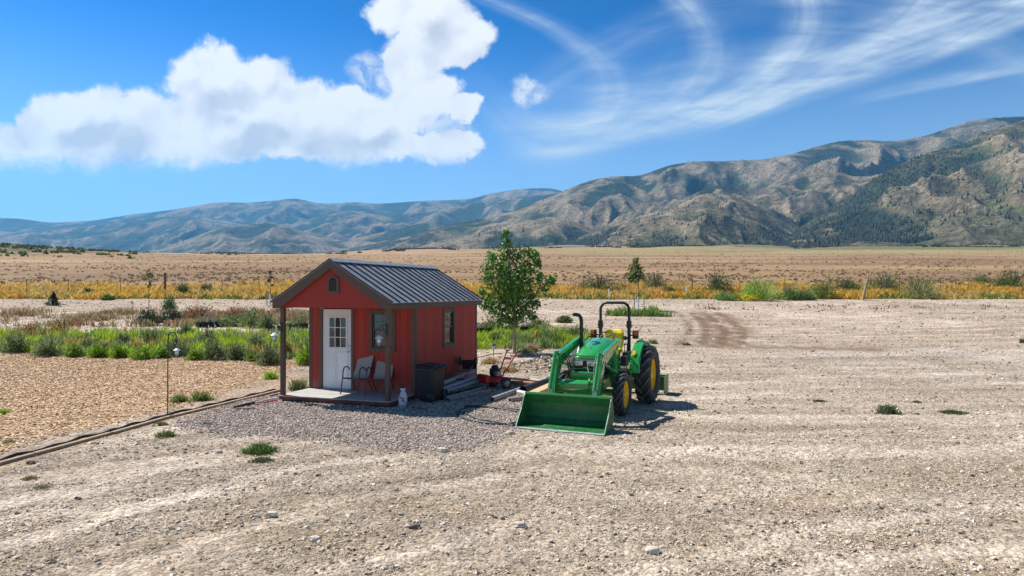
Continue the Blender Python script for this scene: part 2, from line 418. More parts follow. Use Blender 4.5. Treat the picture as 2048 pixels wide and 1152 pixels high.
M_chairf = mat('chair_frame', (.075, .068, .06), .45, metal=.3, nscale=20)
M_dark = mat('dark_interior', (.02, .02, .02), .9)
M_green = mat('tractor_green', (.03, .32, .06), .22, nscale=8, namp=.1, coat=.9, dirt=.24, dirtcol=(.22, .24, .15))
M_greend = mat('worn_loader_green', (.012, .135, .03), .42, nscale=10, namp=.25, dirt=.45, dirtcol=(.13, .19, .12), bump=.15)
M_yellow = mat('tractor_yellow', (.92, .56, .01), .38, nscale=10, namp=.08, dirt=.18, dirtcol=(.45, .3, .08))
M_seat = mat('yellow_vinyl', (.97, .70, .01), .45, nscale=30, namp=.05)
M_rubber = mat('tyre_rubber', (.035, .034, .034), .8, nscale=30, namp=.3, dirt=.55, dirtcol=(.13, .115, .10), bump=.3)
M_lug = mat('lug_rubber', (.11, .103, .095), .75, nscale=30, namp=.3, dirt=.6, dirtcol=(.2, .18, .155))
M_edge = mat('worn_steel_edge', (.30, .40, .31), .55, metal=.5, nscale=25, namp=.4, dirt=.4, dirtcol=(.2, .3, .2))
M_orange = mat('orange_lens', (.85, .11, .01), .3, nscale=10)
M_orangep = mat('orange_plastic', (.85, .2, .03), .5, nscale=10)
M_lens = mat('headlight_lens', (.55, .57, .6), .12, nscale=60, namp=.5, metal=.6)
M_wood = mat('raw_timber', (.34, .235, .14), .85, nscale=14, namp=.35, bump=.4, dirt=.4, stretch=(6, .5, 6))
M_lumber = mat('new_lumber', (.52, .38, .21), .8, nscale=14, namp=.2, bump=.2, stretch=(6, .5, 6))
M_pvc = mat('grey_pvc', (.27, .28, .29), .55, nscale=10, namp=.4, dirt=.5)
M_whitep = mat('white_plastic', (.75, .76, .78), .4, nscale=10, namp=.05)
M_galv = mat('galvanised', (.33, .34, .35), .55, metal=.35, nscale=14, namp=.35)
M_hose = mat('black_hose', (.014, .014, .014), .5, nscale=20, dirt=.2)
M_redm = mat('red_machine_paint', (.5, .02, .018), .4, nscale=20, dirt=.12)
M_redp = mat('red_label', (.6, .03, .03), .5)
M_tarp = mat('weed_fabric', (.016, .017, .02), .55, nscale=14, bump=.6)
M_copper = mat('rusty_pipe', (.50, .17, .06), .6, nscale=14, dirt=.3)
M_post = mat('weathered_post', (.16, .125, .095), .9, nscale=20, namp=.4, bump=.5)
M_wire = mat('rusty_wire', (.15, .12, .10), .7, metal=.4)
def glass_mat():
    m = bpy.data.materials.new('window_glass'); m.use_nodes = True; N = NT(m.node_tree); b = N.n['Principled BSDF']
    tc = N.node('ShaderNodeTexCoord').outputs['Object']; n = N.noise(tc, 3, 3)
    N.l.new(N.mix(n, (.02, .022, .024), (.05, .05, .045)), b.inputs['Base Color'])
    bp = N.node('ShaderNodeBump', {'Height': n, 'Strength': .05}); N.l.new(bp.outputs[0], b.inputs['Normal'])
    b.inputs['Roughness'].default_value = .05; b.inputs['Specular IOR Level'].default_value = .9; return m
M_glass = glass_mat()
# ================================================================== GROUND
def seg_dist(x, y, pts):
    d = np.full(np.shape(x), 1e9)
    for (a, b) in zip(pts[:-1], pts[1:]):
        ax, ay = a[0], a[1]; bx, by = b[0] - ax, b[1] - ay; L = bx * bx + by * by
        s = np.clip(((x - ax) * bx + (y - ay) * by) / L, 0, 1)
        d = np.minimum(d, np.hypot(x - ax - s * bx, y - ay - s * by))
    return d
def in_poly(x, y, poly):
    c = np.zeros(np.shape(x), bool); n = len(poly)
    for i in range(n):
        x0, y0 = poly[i][:2]; x1, y1 = poly[i - 1][:2]
        if y0 == y1: continue
        k = ((y0 > y) != (y1 > y)) & (x < (x1 - x0) * (y - y0) / (y1 - y0) + x0); c ^= k
    return c
def soft_poly(x, y, poly, w):
    """1 inside, 0 outside, easing over w metres"""
    d = seg_dist(x, y, list(poly) + [poly[0]]); i = in_poly(x, y, poly)
    return sstep(-w, w, np.where(i, d, -d))
# zones of the yard, outlined on the ground
Z_PAD = [G(*q) for q in [(345, 850), (470, 800), (560, 790), (700, 770), (830, 760), (960, 752), (1050, 762), (1090, 780), (1075, 815), (1040, 850), (1000, 880), (930, 900), (850, 903), (760, 895), (640, 880), (560, 872), (450, 872)]]
Z_CHIP = [Vector((-22, 12.0, 0)), Vector((-14, 10.8, 0))] + [G(*q) for q in [(0, 905), (60, 885), (170, 860), (300, 830), (400, 800), (480, 775), (540, 752), (590, 735), (640, 728), (620, 716), (560, 718), (480, 720), (300, 712), (150, 708), (0, 704)]] + [Vector((-40, 27.4, 0))]
Z_PATH = [Vector((-16, 9.5, 0))] + [G(*q) for q in [(0, 938), (250, 870), (560, 790), (640, 760), (640, 740), (560, 745), (400, 790), (250, 850), (0, 905)]] + [Vector((-16, 11.2, 0))]
T_RUT = [G(*q) for q in [(1395, 625), (1420, 645), (1432, 665), (1420, 690)]], [G(*q) for q in [(1440, 628), (1475, 648), (1480, 668), (1470, 690)]], [G(*q) for q in [(1360, 688), (1450, 694), (1600, 694), (1740, 700)]]
def weed_mask(x, y):
    """how densely the ground is overgrown: the green belt behind the chips, behind the shed, patches"""
    t = x / np.maximum(y, 5); n = fbm(x / 3.2, y / 3.2, 4); n2 = fbm(x / 8 + 9, y / 8, 3)
    edge = 25.6 + .5 * np.sin(x * .9) + n * .9 + np.clip(-(x + 11) * .08, -.2, .9)
    m = sstep(0, .5, y - edge) * sstep(35.5, 32.5, y + n * 2) * sstep(-5.2, -7.0, x - n)           # left belt
    m = np.maximum(m, sstep(27.8, 28.4, y) * sstep(37, 34, y + n * 2) * sstep(3.9, 3.2, x - n * 2) * (x > -7))      # behind shed and tree
    m = np.maximum(m, sstep(1.2, .6, ((x - 9.1) / 2.8) ** 2 + ((y - 47.5) / 2.0) ** 2 + n) * .6)
    lane = np.exp(-((y - 31.2 - n * .3 + x * .03) / .55) ** 2) * sstep(-4, -8, x) * sstep(-.05, .25, n2 + .12)    # bare lane inside the belt
    return m * (1 - lane)
def brown_mask(x, y):
    n = fbm(x / 3.5 + 3, y / 3.5, 4)
    m = sstep(37.5, 39, y + n * 2) * sstep(49, 46, y + n * 3) * sstep(-3.0, -6, x) * sstep(-.8, -.66, x / np.maximum(y, 5))
    return m * .8 * sstep(-.1, .2, n + .12 * sstep(-.5, -.3, x / np.maximum(y, 5)) )
def ground_colour(x, y):
    n1 = fbm(x / 6, y / 6, 5); n2 = fbm(x / 1.3 + 7, y / .9, 5); n3 = fbm(x / 26 + 3, y / 13, 4)
    sand = np.array([.455, .39, .31]); pale = np.array([.62, .56, .475]); tan = np.array([.31, .24, .16])
    C = sand + (pale - sand) * sstep(-.1, .5, n1 + .6 * n3)[..., None]
    C = C + (tan - C) * (sstep(.05, .55, n2 + .35 * n1) * .55)[..., None]
    C = C + (np.array([.33, .25, .155]) - C) * (sstep(13.5, 7, y) * .62 * sstep(-.3, .4, n1 + n2 * .5))[..., None]
    # graded bands and old wheel tracks: compacted pale dust against loose stony strips
    sr = fbm((x + .12 * y) / 11 + 3, (y - .10 * x + 1.2 * np.sin(x / 9)) / .55, 4) ; sl = fbm((x * .86 + y * .5) / 7, (-x * .5 + y * .86) / .45 + 20, 4)
    wr = sstep(-3, 4, x - .1 * y); st = sr * wr + sl * (1 - wr); near = sstep(60, 34, y)
    C = C * (1 + np.clip(st, -.5, .5) * .55 * near)[..., None]
    C = C + (np.array([.70, .63, .545]) - C) * (sstep(.12, .5, st + .3 * n3) * .6 * near)[..., None]
    C = C + (np.array([.27, .20, .13]) - C) * (sstep(.1, .5, -st + .25 * n1) * .5 * near * sstep(30, 10, y))[..., None]
    pk = np.exp(-((y - 45) / 20) ** 2)[..., None]; C = C * (1 + pk * np.array([.04, -.005, -.02]))
    def put(c, m): nonlocal C; C = C + (np.array(c) - C) * np.clip(m, 0, 1)[..., None]
    put((.54, .49, .44), soft_poly(x, y, [G(1380, 705), G(2048, 712), G(2400, 715), G(2400, 705), G(2048, 700), G(1800, 698)], .4) * .8)
    # tracks where the loader turned
    for i, tr in enumerate(T_RUT):
        d = seg_dist(x, y, tr); put((.25, .17, .11), sstep(1.1, .35, d) * .8 * sstep(-.5, .05, n2 + .25 * np.sin(x * 7 + y)))
    for k in range(4):
        o = (k - 1.5) * .9; tr = [(p.x + o, p.y) for p in T_RUT[0]]
        put((.17, .115, .075), sstep(.34, .10, seg_dist(x, y, tr)) * .75 * sstep(-.5, 0, n2))
    # long faint wheel tracks over the yard
    for tr, w in [([G(-50, 1130), G(300, 1010), G(620, 925), (3, 11.5)], .22), ([G(-50, 1060), G(250, 960), G(480, 905)], .2), ([G(1300, 1152), G(1700, 1040), G(2060, 1010)], .2), ([G(1240, 690), G(1450, 715), G(2048, 700)], .3)]:
        put((.62, .55, .46), sstep(w, w * .3, seg_dist(x, y, tr) + n2 * .12) * .55)
    put((.66, .59, .49), track_mask(x, y) * .5 * sstep(60, 40, y))
    put((.36, .29, .24), soft_poly(x, y, Z_PAD, .35) * .92)
    put((.46, .32, .205), soft_poly(x, y, Z_CHIP, .2) * .9)
    put((.40, .315, .225), soft_poly(x, y, Z_PATH, .15) * .85)
    put((.16, .15, .07), weed_mask(x, y) * .85)
    put((.26, .17, .10), brown_mask(x, y) * .8)
    put((.10, .075, .05), np.exp(-((x - 1.6) / 1.2) ** 2 - ((y - 22.1) / .5) ** 2) * .55)
    # beyond the road: dry yellow grass along the fence, then brown range
    e = y + fbm(x / 5, y / 5, 3) * 1.2
    put((.42, .27, .085), sstep(59.8, 60.8, e))
    put((.33, .225, .125), sstep(80, 90, y + fbm(x / 14, y / 14, 3) * 8))
    far = sstep(110, 260, y)
    put((.36, .26, .155), far * (.5 + .5 * sstep(-.2, .3, fbm(x / 70, y / 45, 4))))
    bb = fbm(x / 90 + 11, y / 26, 5); put((.24, .16, .095), sstep(78, 100, y) * sstep(-.1, .25, bb) * .9 * sstep(900, 500, y)); put((.47, .35, .20), sstep(78, 100, y) * sstep(.1, .45, -bb) * .6)
    t = x / np.maximum(y, 20)
    put((.33, .30, .15), sstep(260, 420, y * (1.15 - .3 * t)) * sstep(-.05, .25, t) * (.4 + .6 * sstep(-.3, .3, fbm(x / 60, y / 90, 4))))
    put((.165, .155, .085), sstep(600, 1000, y * (1 + .3 * t)) * sstep(.15, .4, t) * .9)
    put((.42, .29, .18), sstep(420, 700, y) * sstep(0.05, -.15, t) * .6)
    put((.16, .15, .10), sstep(900, 1300, y) * sstep(0, .3, fbm(x / 120, y / 160, 3) + .12))
    h = np.exp(-((x + 235) / 80) ** 2 - ((y - 250) / 62) ** 2)
    put((.115, .12, .06), sstep(.28, .55, h + .15 * fbm(x / 25, y / 25, 4)))
    put((.30, .27, .17), sstep(.2, .5, h) * .5 * sstep(.1, .3, fbm(x / 18, y / 10, 3)))
    return C
def ground_mat():
    m = bpy.data.materials.new('dirt_and_gravel'); m.use_nodes = True; N = NT(m.node_tree); b = N.n['Principled BSDF']
    at = N.node('ShaderNodeAttribute', attribute_name='tint').outputs['Color']
    pos = N.node('ShaderNodeNewGeometry').outputs['Position']
    def vor(sc):
        return N.node('ShaderNodeTexVoronoi', {'Vector': pos, 'Scale': sc, 'Randomness': 1.})
    v1 = vor(26.); v2 = vor(9.); v3 = vor(2.2)
    n1 = N.noise(pos, 60, 4, .7); n2 = N.noise(pos, 7, 5, .65); n3 = N.noise(pos, .8, 6, .7); n4 = N.noise(pos, .07, 6, .7)
    r1 = N.node('ShaderNodeSeparateColor', {0: v1.outputs['Color']}).outputs[0]
    r2 = N.node('ShaderNodeSeparateColor', {0: v2.outputs['Color']}).outputs[1]
    k = N.ramp(r1, 0, 1, .70, 1.25, False)
    k = N.math('MULTIPLY', k, N.ramp(N.node('ShaderNodeSeparateColor', {0: v1.outputs['Color']}).outputs[1], .86, .95, 1, .55))
    k = N.math('MULTIPLY', k, N.ramp(r2, .0, 1, .84, 1.14, False))
    k = N.math('MULTIPLY', k, N.ramp(n1, .3, .7, .85, 1.12)); k = N.math('MULTIPLY', k, N.ramp(n2, .3, .7, .84, 1.13))
    r3 = N.node('ShaderNodeSeparateColor', {0: v3.outputs['Color']}).outputs[0]; v4 = vor(4.5); r4 = N.node('ShaderNodeSeparateColor', {0: v4.outputs['Color']}).outputs[0]
    k = N.math('MULTIPLY', k, N.math('ADD', 1., N.math('MULTIPLY', N.math('MULTIPLY', N.ramp(r4, .72, .9), N.ramp(v4.outputs['Distance'], .45, .15)), -.28)))
    k = N.math('MULTIPLY', k, N.math('ADD', 1., N.math('MULTIPLY', N.math('MULTIPLY', N.ramp(r4, .3, .1), N.ramp(v4.outputs['Distance'], .4, .1)), .22)))
    k = N.math('MULTIPLY', k, N.ramp(n3, .3, .7, .85, 1.12)); k = N.math('MULTIPLY', k, N.ramp(n4, .3, .7, .88, 1.1))
    col = N.vmath('MULTIPLY', at, N.node('ShaderNodeCombineXYZ', {0: k, 1: k, 2: k}).outputs[0])
    hue = N.mix(N.ramp(N.node('ShaderNodeSeparateColor', {0: v1.outputs['Color']}).outputs[2], .5, 1, 0, .5), (1.04, .97, .90), (.96, 1.0, 1.07))
    col = N.vmath('MULTIPLY', col, hue)
    N.l.new(col, b.inputs['Base Color']); b.inputs['Roughness'].default_value = .95; b.inputs['Specular IOR Level'].default_value = .15
    h = N.math('ADD', N.math('MULTIPLY', N.math('SUBTRACT', .5, v1.outputs['Distance']), .020), N.math('MULTIPLY', N.math('SUBTRACT', .5, v2.outputs['Distance']), .03))
    h = N.math('ADD', h, N.math('MULTIPLY', n1, .012)); h = N.math('ADD', h, N.math('MULTIPLY', n2, .05)); h = N.math('ADD', h, N.math('MULTIPLY', n3, .10))
    bp = N.node('ShaderNodeBump', {'Height': h, 'Strength': .9, 'Distance': 1.}); N.l.new(bp.outputs[0], b.inputs['Normal'])
    return m
def fan(tmin, tmax, nt, ys, zf, cf, name, mt, y0=20.):
    T = np.linspace(tmin, tmax, nt); Y, TT = np.meshgrid(ys, T, indexing='ij'); X = TT * (Y + y0)
    Z = zf(X, Y); V = np.stack([X, Y, Z], -1).reshape(-1, 3); C = cf(X, Y, Z).reshape(-1, 3)
    i = np.arange(len(ys) - 1)[:, None] * nt + np.arange(nt - 1)[None]
    Fc = np.stack([i, i + 1, i + nt + 1, i + nt], -1).reshape(-1, 4)
    return np_mesh(name, V, Fc, mt, C, smooth=True)
GM = ground_mat()
ys = np.geomspace(14, 1960, 560) - 20
g_ = fan(-1.35, 1.35, 620, ys, lambda x, y: ground(x, y), lambda x, y, z: ground_colour(x, y), 'ground', GM); tag(g_, kind='structure')

# ================================================================== MOUNTAINS
def rows(lst): return np.array([[(p - 1024) / F, (HR - r) / F] for p, r in lst]).T
LAYERS = [  # crest as seen along the range, distance, foot distance, spur strength, spur spacing
    ([(-900, 470), (-400, 440), (-100, 432), (0, 435), (40, 436), (100, 445), (180, 441), (250, 430), (370, 415), (440, 403), (500, 405), (560, 399), (590, 394), (640, 408), (710, 403), (750, 407), (815, 402), (880, 400), (940, 397), (985, 385), (1050, 376), (1100, 374), (1200, 400), (1400, 440)], 11000, 7000, .5, 1150),
    ([(-900, 485), (-100, 470), (60, 462), (180, 452), (270, 442), (330, 432), (400, 430), (470, 445), (540, 462), (620, 436), (700, 420), (760, 430), (850, 425), (920, 408), (1000, 402), (1060, 392), (1120, 385), (1200, 392), (1300, 420)], 8600, 5600, .5, 900),
    ([(240, 512), (300, 502), (370, 480), (430, 458), (500, 447), (560, 446), (620, 468), (680, 482), (740, 470), (800, 455), (850, 443), (900, 455), (960, 472), (1000, 484), (1100, 500)], 6000, 4200, .5, 700),
    ([(700, 500), (860, 462), (900, 448), (960, 438), (1040, 420), (1090, 400), (1150, 385), (1200, 372), (1240, 362), (1270, 372), (1330, 400), (1400, 430)], 4600, 3000, .6, 620),
    ([(880, 470), (985, 440), (1050, 410), (1100, 395), (1160, 367), (1210, 354), (1240, 352), (1280, 352), (1310, 340), (1350, 327), (1400, 322), (1450, 322), (1500, 320), (1530, 318), (1570, 311), (1600, 303), (1640, 291), (1680, 281), (1740, 280), (1790, 283), (1850, 272), (1900, 255), (1940, 241), (2000, 234), (2048, 232), (2200, 225), (2700, 240)], 5200, 3100, .6, 760),
    ([(780, 505), (830, 494), (880, 482), (950, 467), (1010, 452), (1060, 440), (1110, 431), (1160, 445), (1200, 465), (1240, 482), (1290, 500)], 3300, 2300, .5, 430),
    ([(1200, 470), (1300, 425), (1350, 405), (1420, 372), (1450, 366), (1500, 382), (1550, 372), (1600, 352), (1660, 342), (1720, 355), (1780, 345), (1850, 320), (1950, 300), (2100, 300)], 3800, 2500, .6, 480),
    ([(1080, 492), (1150, 478), (1260, 436), (1330, 418), (1400, 388), (1440, 385), (1500, 400), (1560, 425), (1610, 455), (1650, 485)], 2950, 2150, .55, 380),
    ([(1100, 497), (1170, 485), (1240, 460), (1320, 428), (1385, 408), (1430, 410), (1480, 432), (1530, 448), (1580, 470), (1640, 492)], 2450, 1800, .5, 330),
    ([(1520, 500), (1560, 480), (1600, 456), (1640, 430), (1700, 392), (1760, 350), (1810, 322), (1870, 300), (1930, 286), (1980, 263), (2048, 238), (2150, 205), (2500, 190), (2900, 230)], 2750, 1800, .55, 430),
    ([(1640, 500), (1700, 482), (1800, 458), (1900, 425), (1980, 395), (2048, 360), (2200, 320), (2600, 300)], 2150, 1600, .5, 300),
]
def layer_h(k, X, Y):
    pts, D, Ft, amp, sp = LAYERS[k]; tt, ee = rows(pts)
    wx = fbm(X / (sp * 1.6) + k, Y / (sp * 1.6), 3) * sp * .55; T = X / Y
    Tm = X / Y
    e = np.interp(Tm, tt, ee, left=ee[0] - .03, right=ee[-1] - .03)
    for o in (.006, .012): e = e * .5 + .25 * (np.interp(Tm - o, tt, ee, left=ee[0] - .03, right=ee[-1] - .03) + np.interp(Tm + o, tt, ee, left=ee[0] - .03, right=ee[-1] - .03))
    crest = HC + e * D; base = 92 + (Y - 1500) * .012 * 1.0 - 10
    s = (D - Y) / (D - Ft); up = np.clip(1 - np.abs(s), -.2, 1)
    prof = np.where(s > 0, up ** 1.15 if False else np.sign(up) * np.abs(up) ** 1.12, 1 + s * (D - Ft) / 1500)
    H = base + (crest - base) * prof
    r = ridged((X + wx) / sp + 3.1 * k, (Y * .5 + wx * 1.2) / sp + 1.7 * k, 3, .36)
    r2 = ridged((X - wx) / (sp * .33) + 7 * k, (Y * .5) / (sp * .33), 3, .42)
    body = np.clip(3.2 * s * (1.1 - s), 0, 1) * (s > 0) + .012
    rel = np.maximum(crest - base, 10)
    H = H + rel * body * (amp * (r - .5) * .66 + amp * .17 * (r2 - .5)) + fbm(X / 90, Y / 90, 3) * 4
    return H, r * .65 + r2 * .35
_MC = {}
def mountains(X, Y):
    key = (X.shape, float(X.flat[0]), float(Y.flat[-1]))
    if key not in _MC: _MC[key] = _mountains(X, Y)
    return _MC[key]
def _mountains(X, Y):
    best = base_z(np.minimum(Y, 1700)) * 0 + ground(X, np.minimum(Y, 1500.), False) - np.maximum(Y - 1500, 0) * .004
    rr = np.full(X.shape, .5)
    wh = np.full(X.shape, -1)
    for k in range(len(LAYERS)):
        H, r = layer_h(k, X, Y); m = H > best; best = np.where(m, H, best); rr = np.where(m, r, rr); wh = np.where(m, k, wh)
    return best, rr, wh
def mtn_cols(X, Y, Z):
    _, r, wh = mountains(X, Y)
    gx = np.gradient(Z, axis=1) / np.gradient(X, axis=1)
    tan = np.array([.33, .262, .17]); tan2 = np.array([.24, .195, .14]); grn = np.array([.095, .115, .05]); drk = np.array([.035, .058, .045])
    n = fbm(X / 240, Y / 300, 5); n2 = fbm(X / 60, Y / 80, 5)
    C = tan + (tan2 - tan) * sstep(-.2, .4, n2 + n * .4)[..., None]
    C = C + (grn - C) * (sstep(.54, .36, r + .3 * n + .12 * n2) * .85)[..., None]
    C = C + (drk - C) * (sstep(.45, .30, r + .45 * fbm(X / 400 + 4, Y / 400, 4) + .14 * n2 - .05 * sstep(0, .3, gx)) * .9)[..., None]
    C = C + (grn * .9 - C) * (sstep(.1, .4, fbm(X / 90 + 20, Y / 120, 4)) * .55)[..., None]
    # brushy near slopes on the right
    nr = ((wh >= 8)).astype(float); C = C + (np.array([.125, .12, .07]) - C) * (nr * sstep(-.3, .25, n + n2 * .5) * .75)[..., None]
    C = C + (np.array([.14, .135, .075]) - C) * (sstep(2300, 1700, Y) * .6)[..., None]
    dk = (wh == 9) * sstep(.60, .50, X / Y + .05 * n) * sstep(-.35, .1, n2 + n) + (wh == 7) * sstep(-.1, .25, n2 + n) * .7 + (wh == 6) * sstep(-.2, .2, n2 + n) * .6
    C = C + (np.array([.05, .06, .036]) - C) * np.clip(dk * .85, 0, 1)[..., None]
    C = C + (drk - C) * ((Y > 4000) * sstep(0.0, .3, fbm(X / 330 + 50, Y / 260, 5)) * .8)[..., None]
    return C
def mtn_mat():
    m = bpy.data.materials.new('mountain_slope'); m.use_nodes = True; N = NT(m.node_tree); b = N.n['Principled BSDF']
    at = N.node('ShaderNodeAttribute', attribute_name='tint').outputs['Color']; pos = N.node('ShaderNodeNewGeometry').outputs['Position']
    n1 = N.noise(pos, .05, 6, .75); n2 = N.noise(pos, .012, 6, .7)
    k = N.math('MULTIPLY', N.ramp(n1, .38, .62, .62, 1.25), N.ramp(n2, .3, .7, .75, 1.18))
    c = N.vmath('MULTIPLY', at, N.node('ShaderNodeCombineXYZ', {0: k, 1: k, 2: k}).outputs[0])
    v = N.node('ShaderNodeTexVoronoi', {'Vector': pos, 'Scale': .07}).outputs['Distance']   # scattered brush
    sp = N.math('MULTIPLY', N.ramp(v, .36, .22), N.ramp(n2, .42, .58))
    c = N.mix(N.math('MULTIPLY', sp, .7), c, (.045, .055, .03))
    N.l.new(c, b.inputs['Base Color']); b.inputs['Roughness'].default_value = 1; b.inputs['Specular IOR Level'].default_value = .05
    h = N.math('ADD', N.math('MULTIPLY', n2, 26.), N.math('MULTIPLY', n1, 7.))
    bp = N.node('ShaderNodeBump', {'Height': h, 'Strength': 1., 'Distance': 1.3}); N.l.new(bp.outputs[0], b.inputs['Normal']); return m
ym = np.concatenate([np.linspace(1520, 3200, 190), np.linspace(3210, 5200, 150), np.linspace(5220, 12800, 200)])
h_ = fan(-1.6, 1.5, 1300, ym, lambda x, y: mountains(x, y)[0] - 3 * sstep(1750, 1550, y), mtn_cols, 'mountains', mtn_mat(), y0=0.); tag(h_, kind='structure')

# conifers and junipers on the slopes, far too many to count
def far_conifers():
    n = 90000; T = RNG.uniform(-.8, .85, n); Y = 1 / RNG.uniform(1 / 10500, 1 / 1900, n); X = T * Y
    Z, r, wh = mountains(X, Y)
    n2 = fbm(X / 60, Y / 80, 5)
    d = .5 * (wh == 9) * sstep(.6, .5, X / Y) + sstep(.46, .22, r + .45 * fbm(X / 400 + 4, Y / 400, 4) + .14 * n2) + .05 * (wh >= 0) + .15 * (wh >= 8) * sstep(0, .3, n2)
    keep = (RNG.random(n) < d * .75) & (wh >= 0); X, Y, Z = X[keep], Y[keep], Z[keep]; n = len(X)
    H = RNG.uniform(5, 15, n) * (1 + .35 * (Y > 5000)); W = H * RNG.uniform(.2, .34, n)
    a = np.arange(5) / 5 * 2 * np.pi; a0 = RNG.uniform(0, 6, n)
    ring = np.stack([X[:, None] + W[:, None] * np.cos(a + a0[:, None]), Y[:, None] + W[:, None] * np.sin(a + a0[:, None]), np.repeat((Z - 1)[:, None], 5, 1)], -1)
    top = np.stack([X, Y, Z + H], -1)[:, None]; V = np.concatenate([ring, top], 1).reshape(-1, 3)
    b = np.arange(n)[:, None, None] * 6; f = np.array([[j, (j + 1) % 5, 5] for j in range(5)])[None]
    C = np.repeat(np.array([.022, .036, .022])[None] * RNG.uniform(.6, 1.6, n)[:, None], 6, 0)
    o = np_mesh('conifer_forest', V, (b + f).reshape(-1, 3), LEAF, C)
    tag(o, 'dark scattered conifers and junipers covering the mountain ravines', 'forest', kind='stuff')
far_conifers()
# ================================================================== HAZE
def haze():
    mb = MB(); mb.box((-17000, -60, -1.5), (17000, 13000, 1900)); m = bpy.data.materials.new('haze_air'); m.use_nodes = True
    N = NT(m.node_tree); N.n.clear(); o = N.node('ShaderNodeOutputMaterial')
    v = N.node('ShaderNodeVolumePrincipled', {'Color': (.16, .55, 1, 1), 'Density': HAZE, 'Anisotropy': .25}); N.l.new(v.outputs[0], o.inputs['Volume'])
    ob = mb.build('haze', m); tag(ob, 'thin blue haze in the air before the mountains', 'haze', kind='stuff')
HAZE = 5.2e-5
haze()

# ================================================================== LOOSE STONES, CHIPS (geometry nodes, real stones instanced on points)
def scatter(name, P, sc, mt, kind, label, cat, flat=.6, seed=0):
    me = bpy.data.meshes.new(name); P = np.asarray(P, np.float32)
    me.vertices.add(len(P)); me.vertices.foreach_set('co', P.ravel())
    a = me.attributes.new('size', 'FLOAT', 'POINT'); a.data.foreach_set('value', np.asarray(sc, np.float32)); me.update()
    o = link(name, me); md = o.modifiers.new('scatter', 'NODES'); ng = bpy.data.node_groups.new(name, 'GeometryNodeTree'); md.node_group = ng
    ng.interface.new_socket('Geometry', in_out='INPUT', socket_type='NodeSocketGeometry'); ng.interface.new_socket('Geometry', in_out='OUTPUT', socket_type='NodeSocketGeometry')
    n = ng.nodes; l = ng.links; gi = n.new('NodeGroupInput'); go = n.new('NodeGroupOutput'); jn = n.new('GeometryNodeJoinGeometry')
    sz = n.new('GeometryNodeInputNamedAttribute'); sz.data_type = 'FLOAT'; sz.inputs['Name'].default_value = 'size'
    idx = n.new('GeometryNodeInputIndex')
    K = 5
    for k in range(K):
        if kind == 'rock':
            b = n.new('GeometryNodeMeshIcoSphere'); b.inputs['Radius'].default_value = .5; b.inputs['Subdivisions'].default_value = 2 if k == 0 else 1
            sp = n.new('GeometryNodeSetPosition'); nz = n.new('ShaderNodeTexNoise'); nz.inputs['Scale'].default_value = 1.7; nz.inputs['Detail'].default_value = 1
            ps = n.new('GeometryNodeInputPosition'); ad = n.new('ShaderNodeVectorMath'); ad.operation = 'ADD'; ad.inputs[1].default_value = (k * 7.3 + seed, k * 1.3, 2.)
            l.new(ps.outputs[0], ad.inputs[0]); l.new(ad.outputs[0], nz.inputs['Vector'])
            sb = n.new('ShaderNodeVectorMath'); sb.operation = 'SUBTRACT'; sb.inputs[1].default_value = (.5, .5, .5); l.new(nz.outputs['Color'], sb.inputs[0])
            ml = n.new('ShaderNodeVectorMath'); ml.operation = 'SCALE'; ml.inputs['Scale'].default_value = 1.3; l.new(sb.outputs[0], ml.inputs[0])
            l.new(b.outputs[0], sp.inputs[0]); l.new(ml.outputs[0], sp.inputs['Offset']); geo = sp.outputs[0]
            tf = n.new('GeometryNodeTransform'); tf.inputs['Scale'].default_value = (1.25, .85, flat); l.new(geo, tf.inputs[0]); geo = tf.outputs[0]
        else:
            b = n.new('GeometryNodeMeshCube'); b.inputs['Size'].default_value = (1, .22 + .07 * k, .07); geo = b.outputs[0]
        sm = n.new('GeometryNodeSetMaterial'); sm.inputs['Material'].default_value = mt; l.new(geo, sm.inputs[0])
        ip = n.new('GeometryNodeInstanceOnPoints')
        mod = n.new('ShaderNodeMath'); mod.operation = 'MODULO'; mod.inputs[1].default_value = K; l.new(idx.outputs[0], mod.inputs[0])
        cp = n.new('ShaderNodeMath'); cp.operation = 'COMPARE'; cp.inputs[1].default_value = k; cp.inputs[2].default_value = .5; l.new(mod.outputs[0], cp.inputs[0])
        rv = n.new('FunctionNodeRandomValue'); rv.data_type = 'FLOAT_VECTOR'; tl = .5 if kind == 'rock' else .35
        rv.inputs['Min'].default_value = (-tl, -tl, 0); rv.inputs['Max'].default_value = (tl, tl, 6.283)
        l.new(gi.outputs[0], ip.inputs['Points']); l.new(cp.outputs[0], ip.inputs['Selection']); l.new(sm.outputs[0], ip.inputs['Instance'])
        l.new(rv.outputs[0], ip.inputs['Rotation']); l.new(sz.outputs[0], ip.inputs['Scale']); l.new(ip.outputs[0], jn.inputs[0])
    l.new(jn.outputs[0], go.inputs[0]); me.materials.append(mt)
    tag(o, label, cat, kind='stuff'); return o
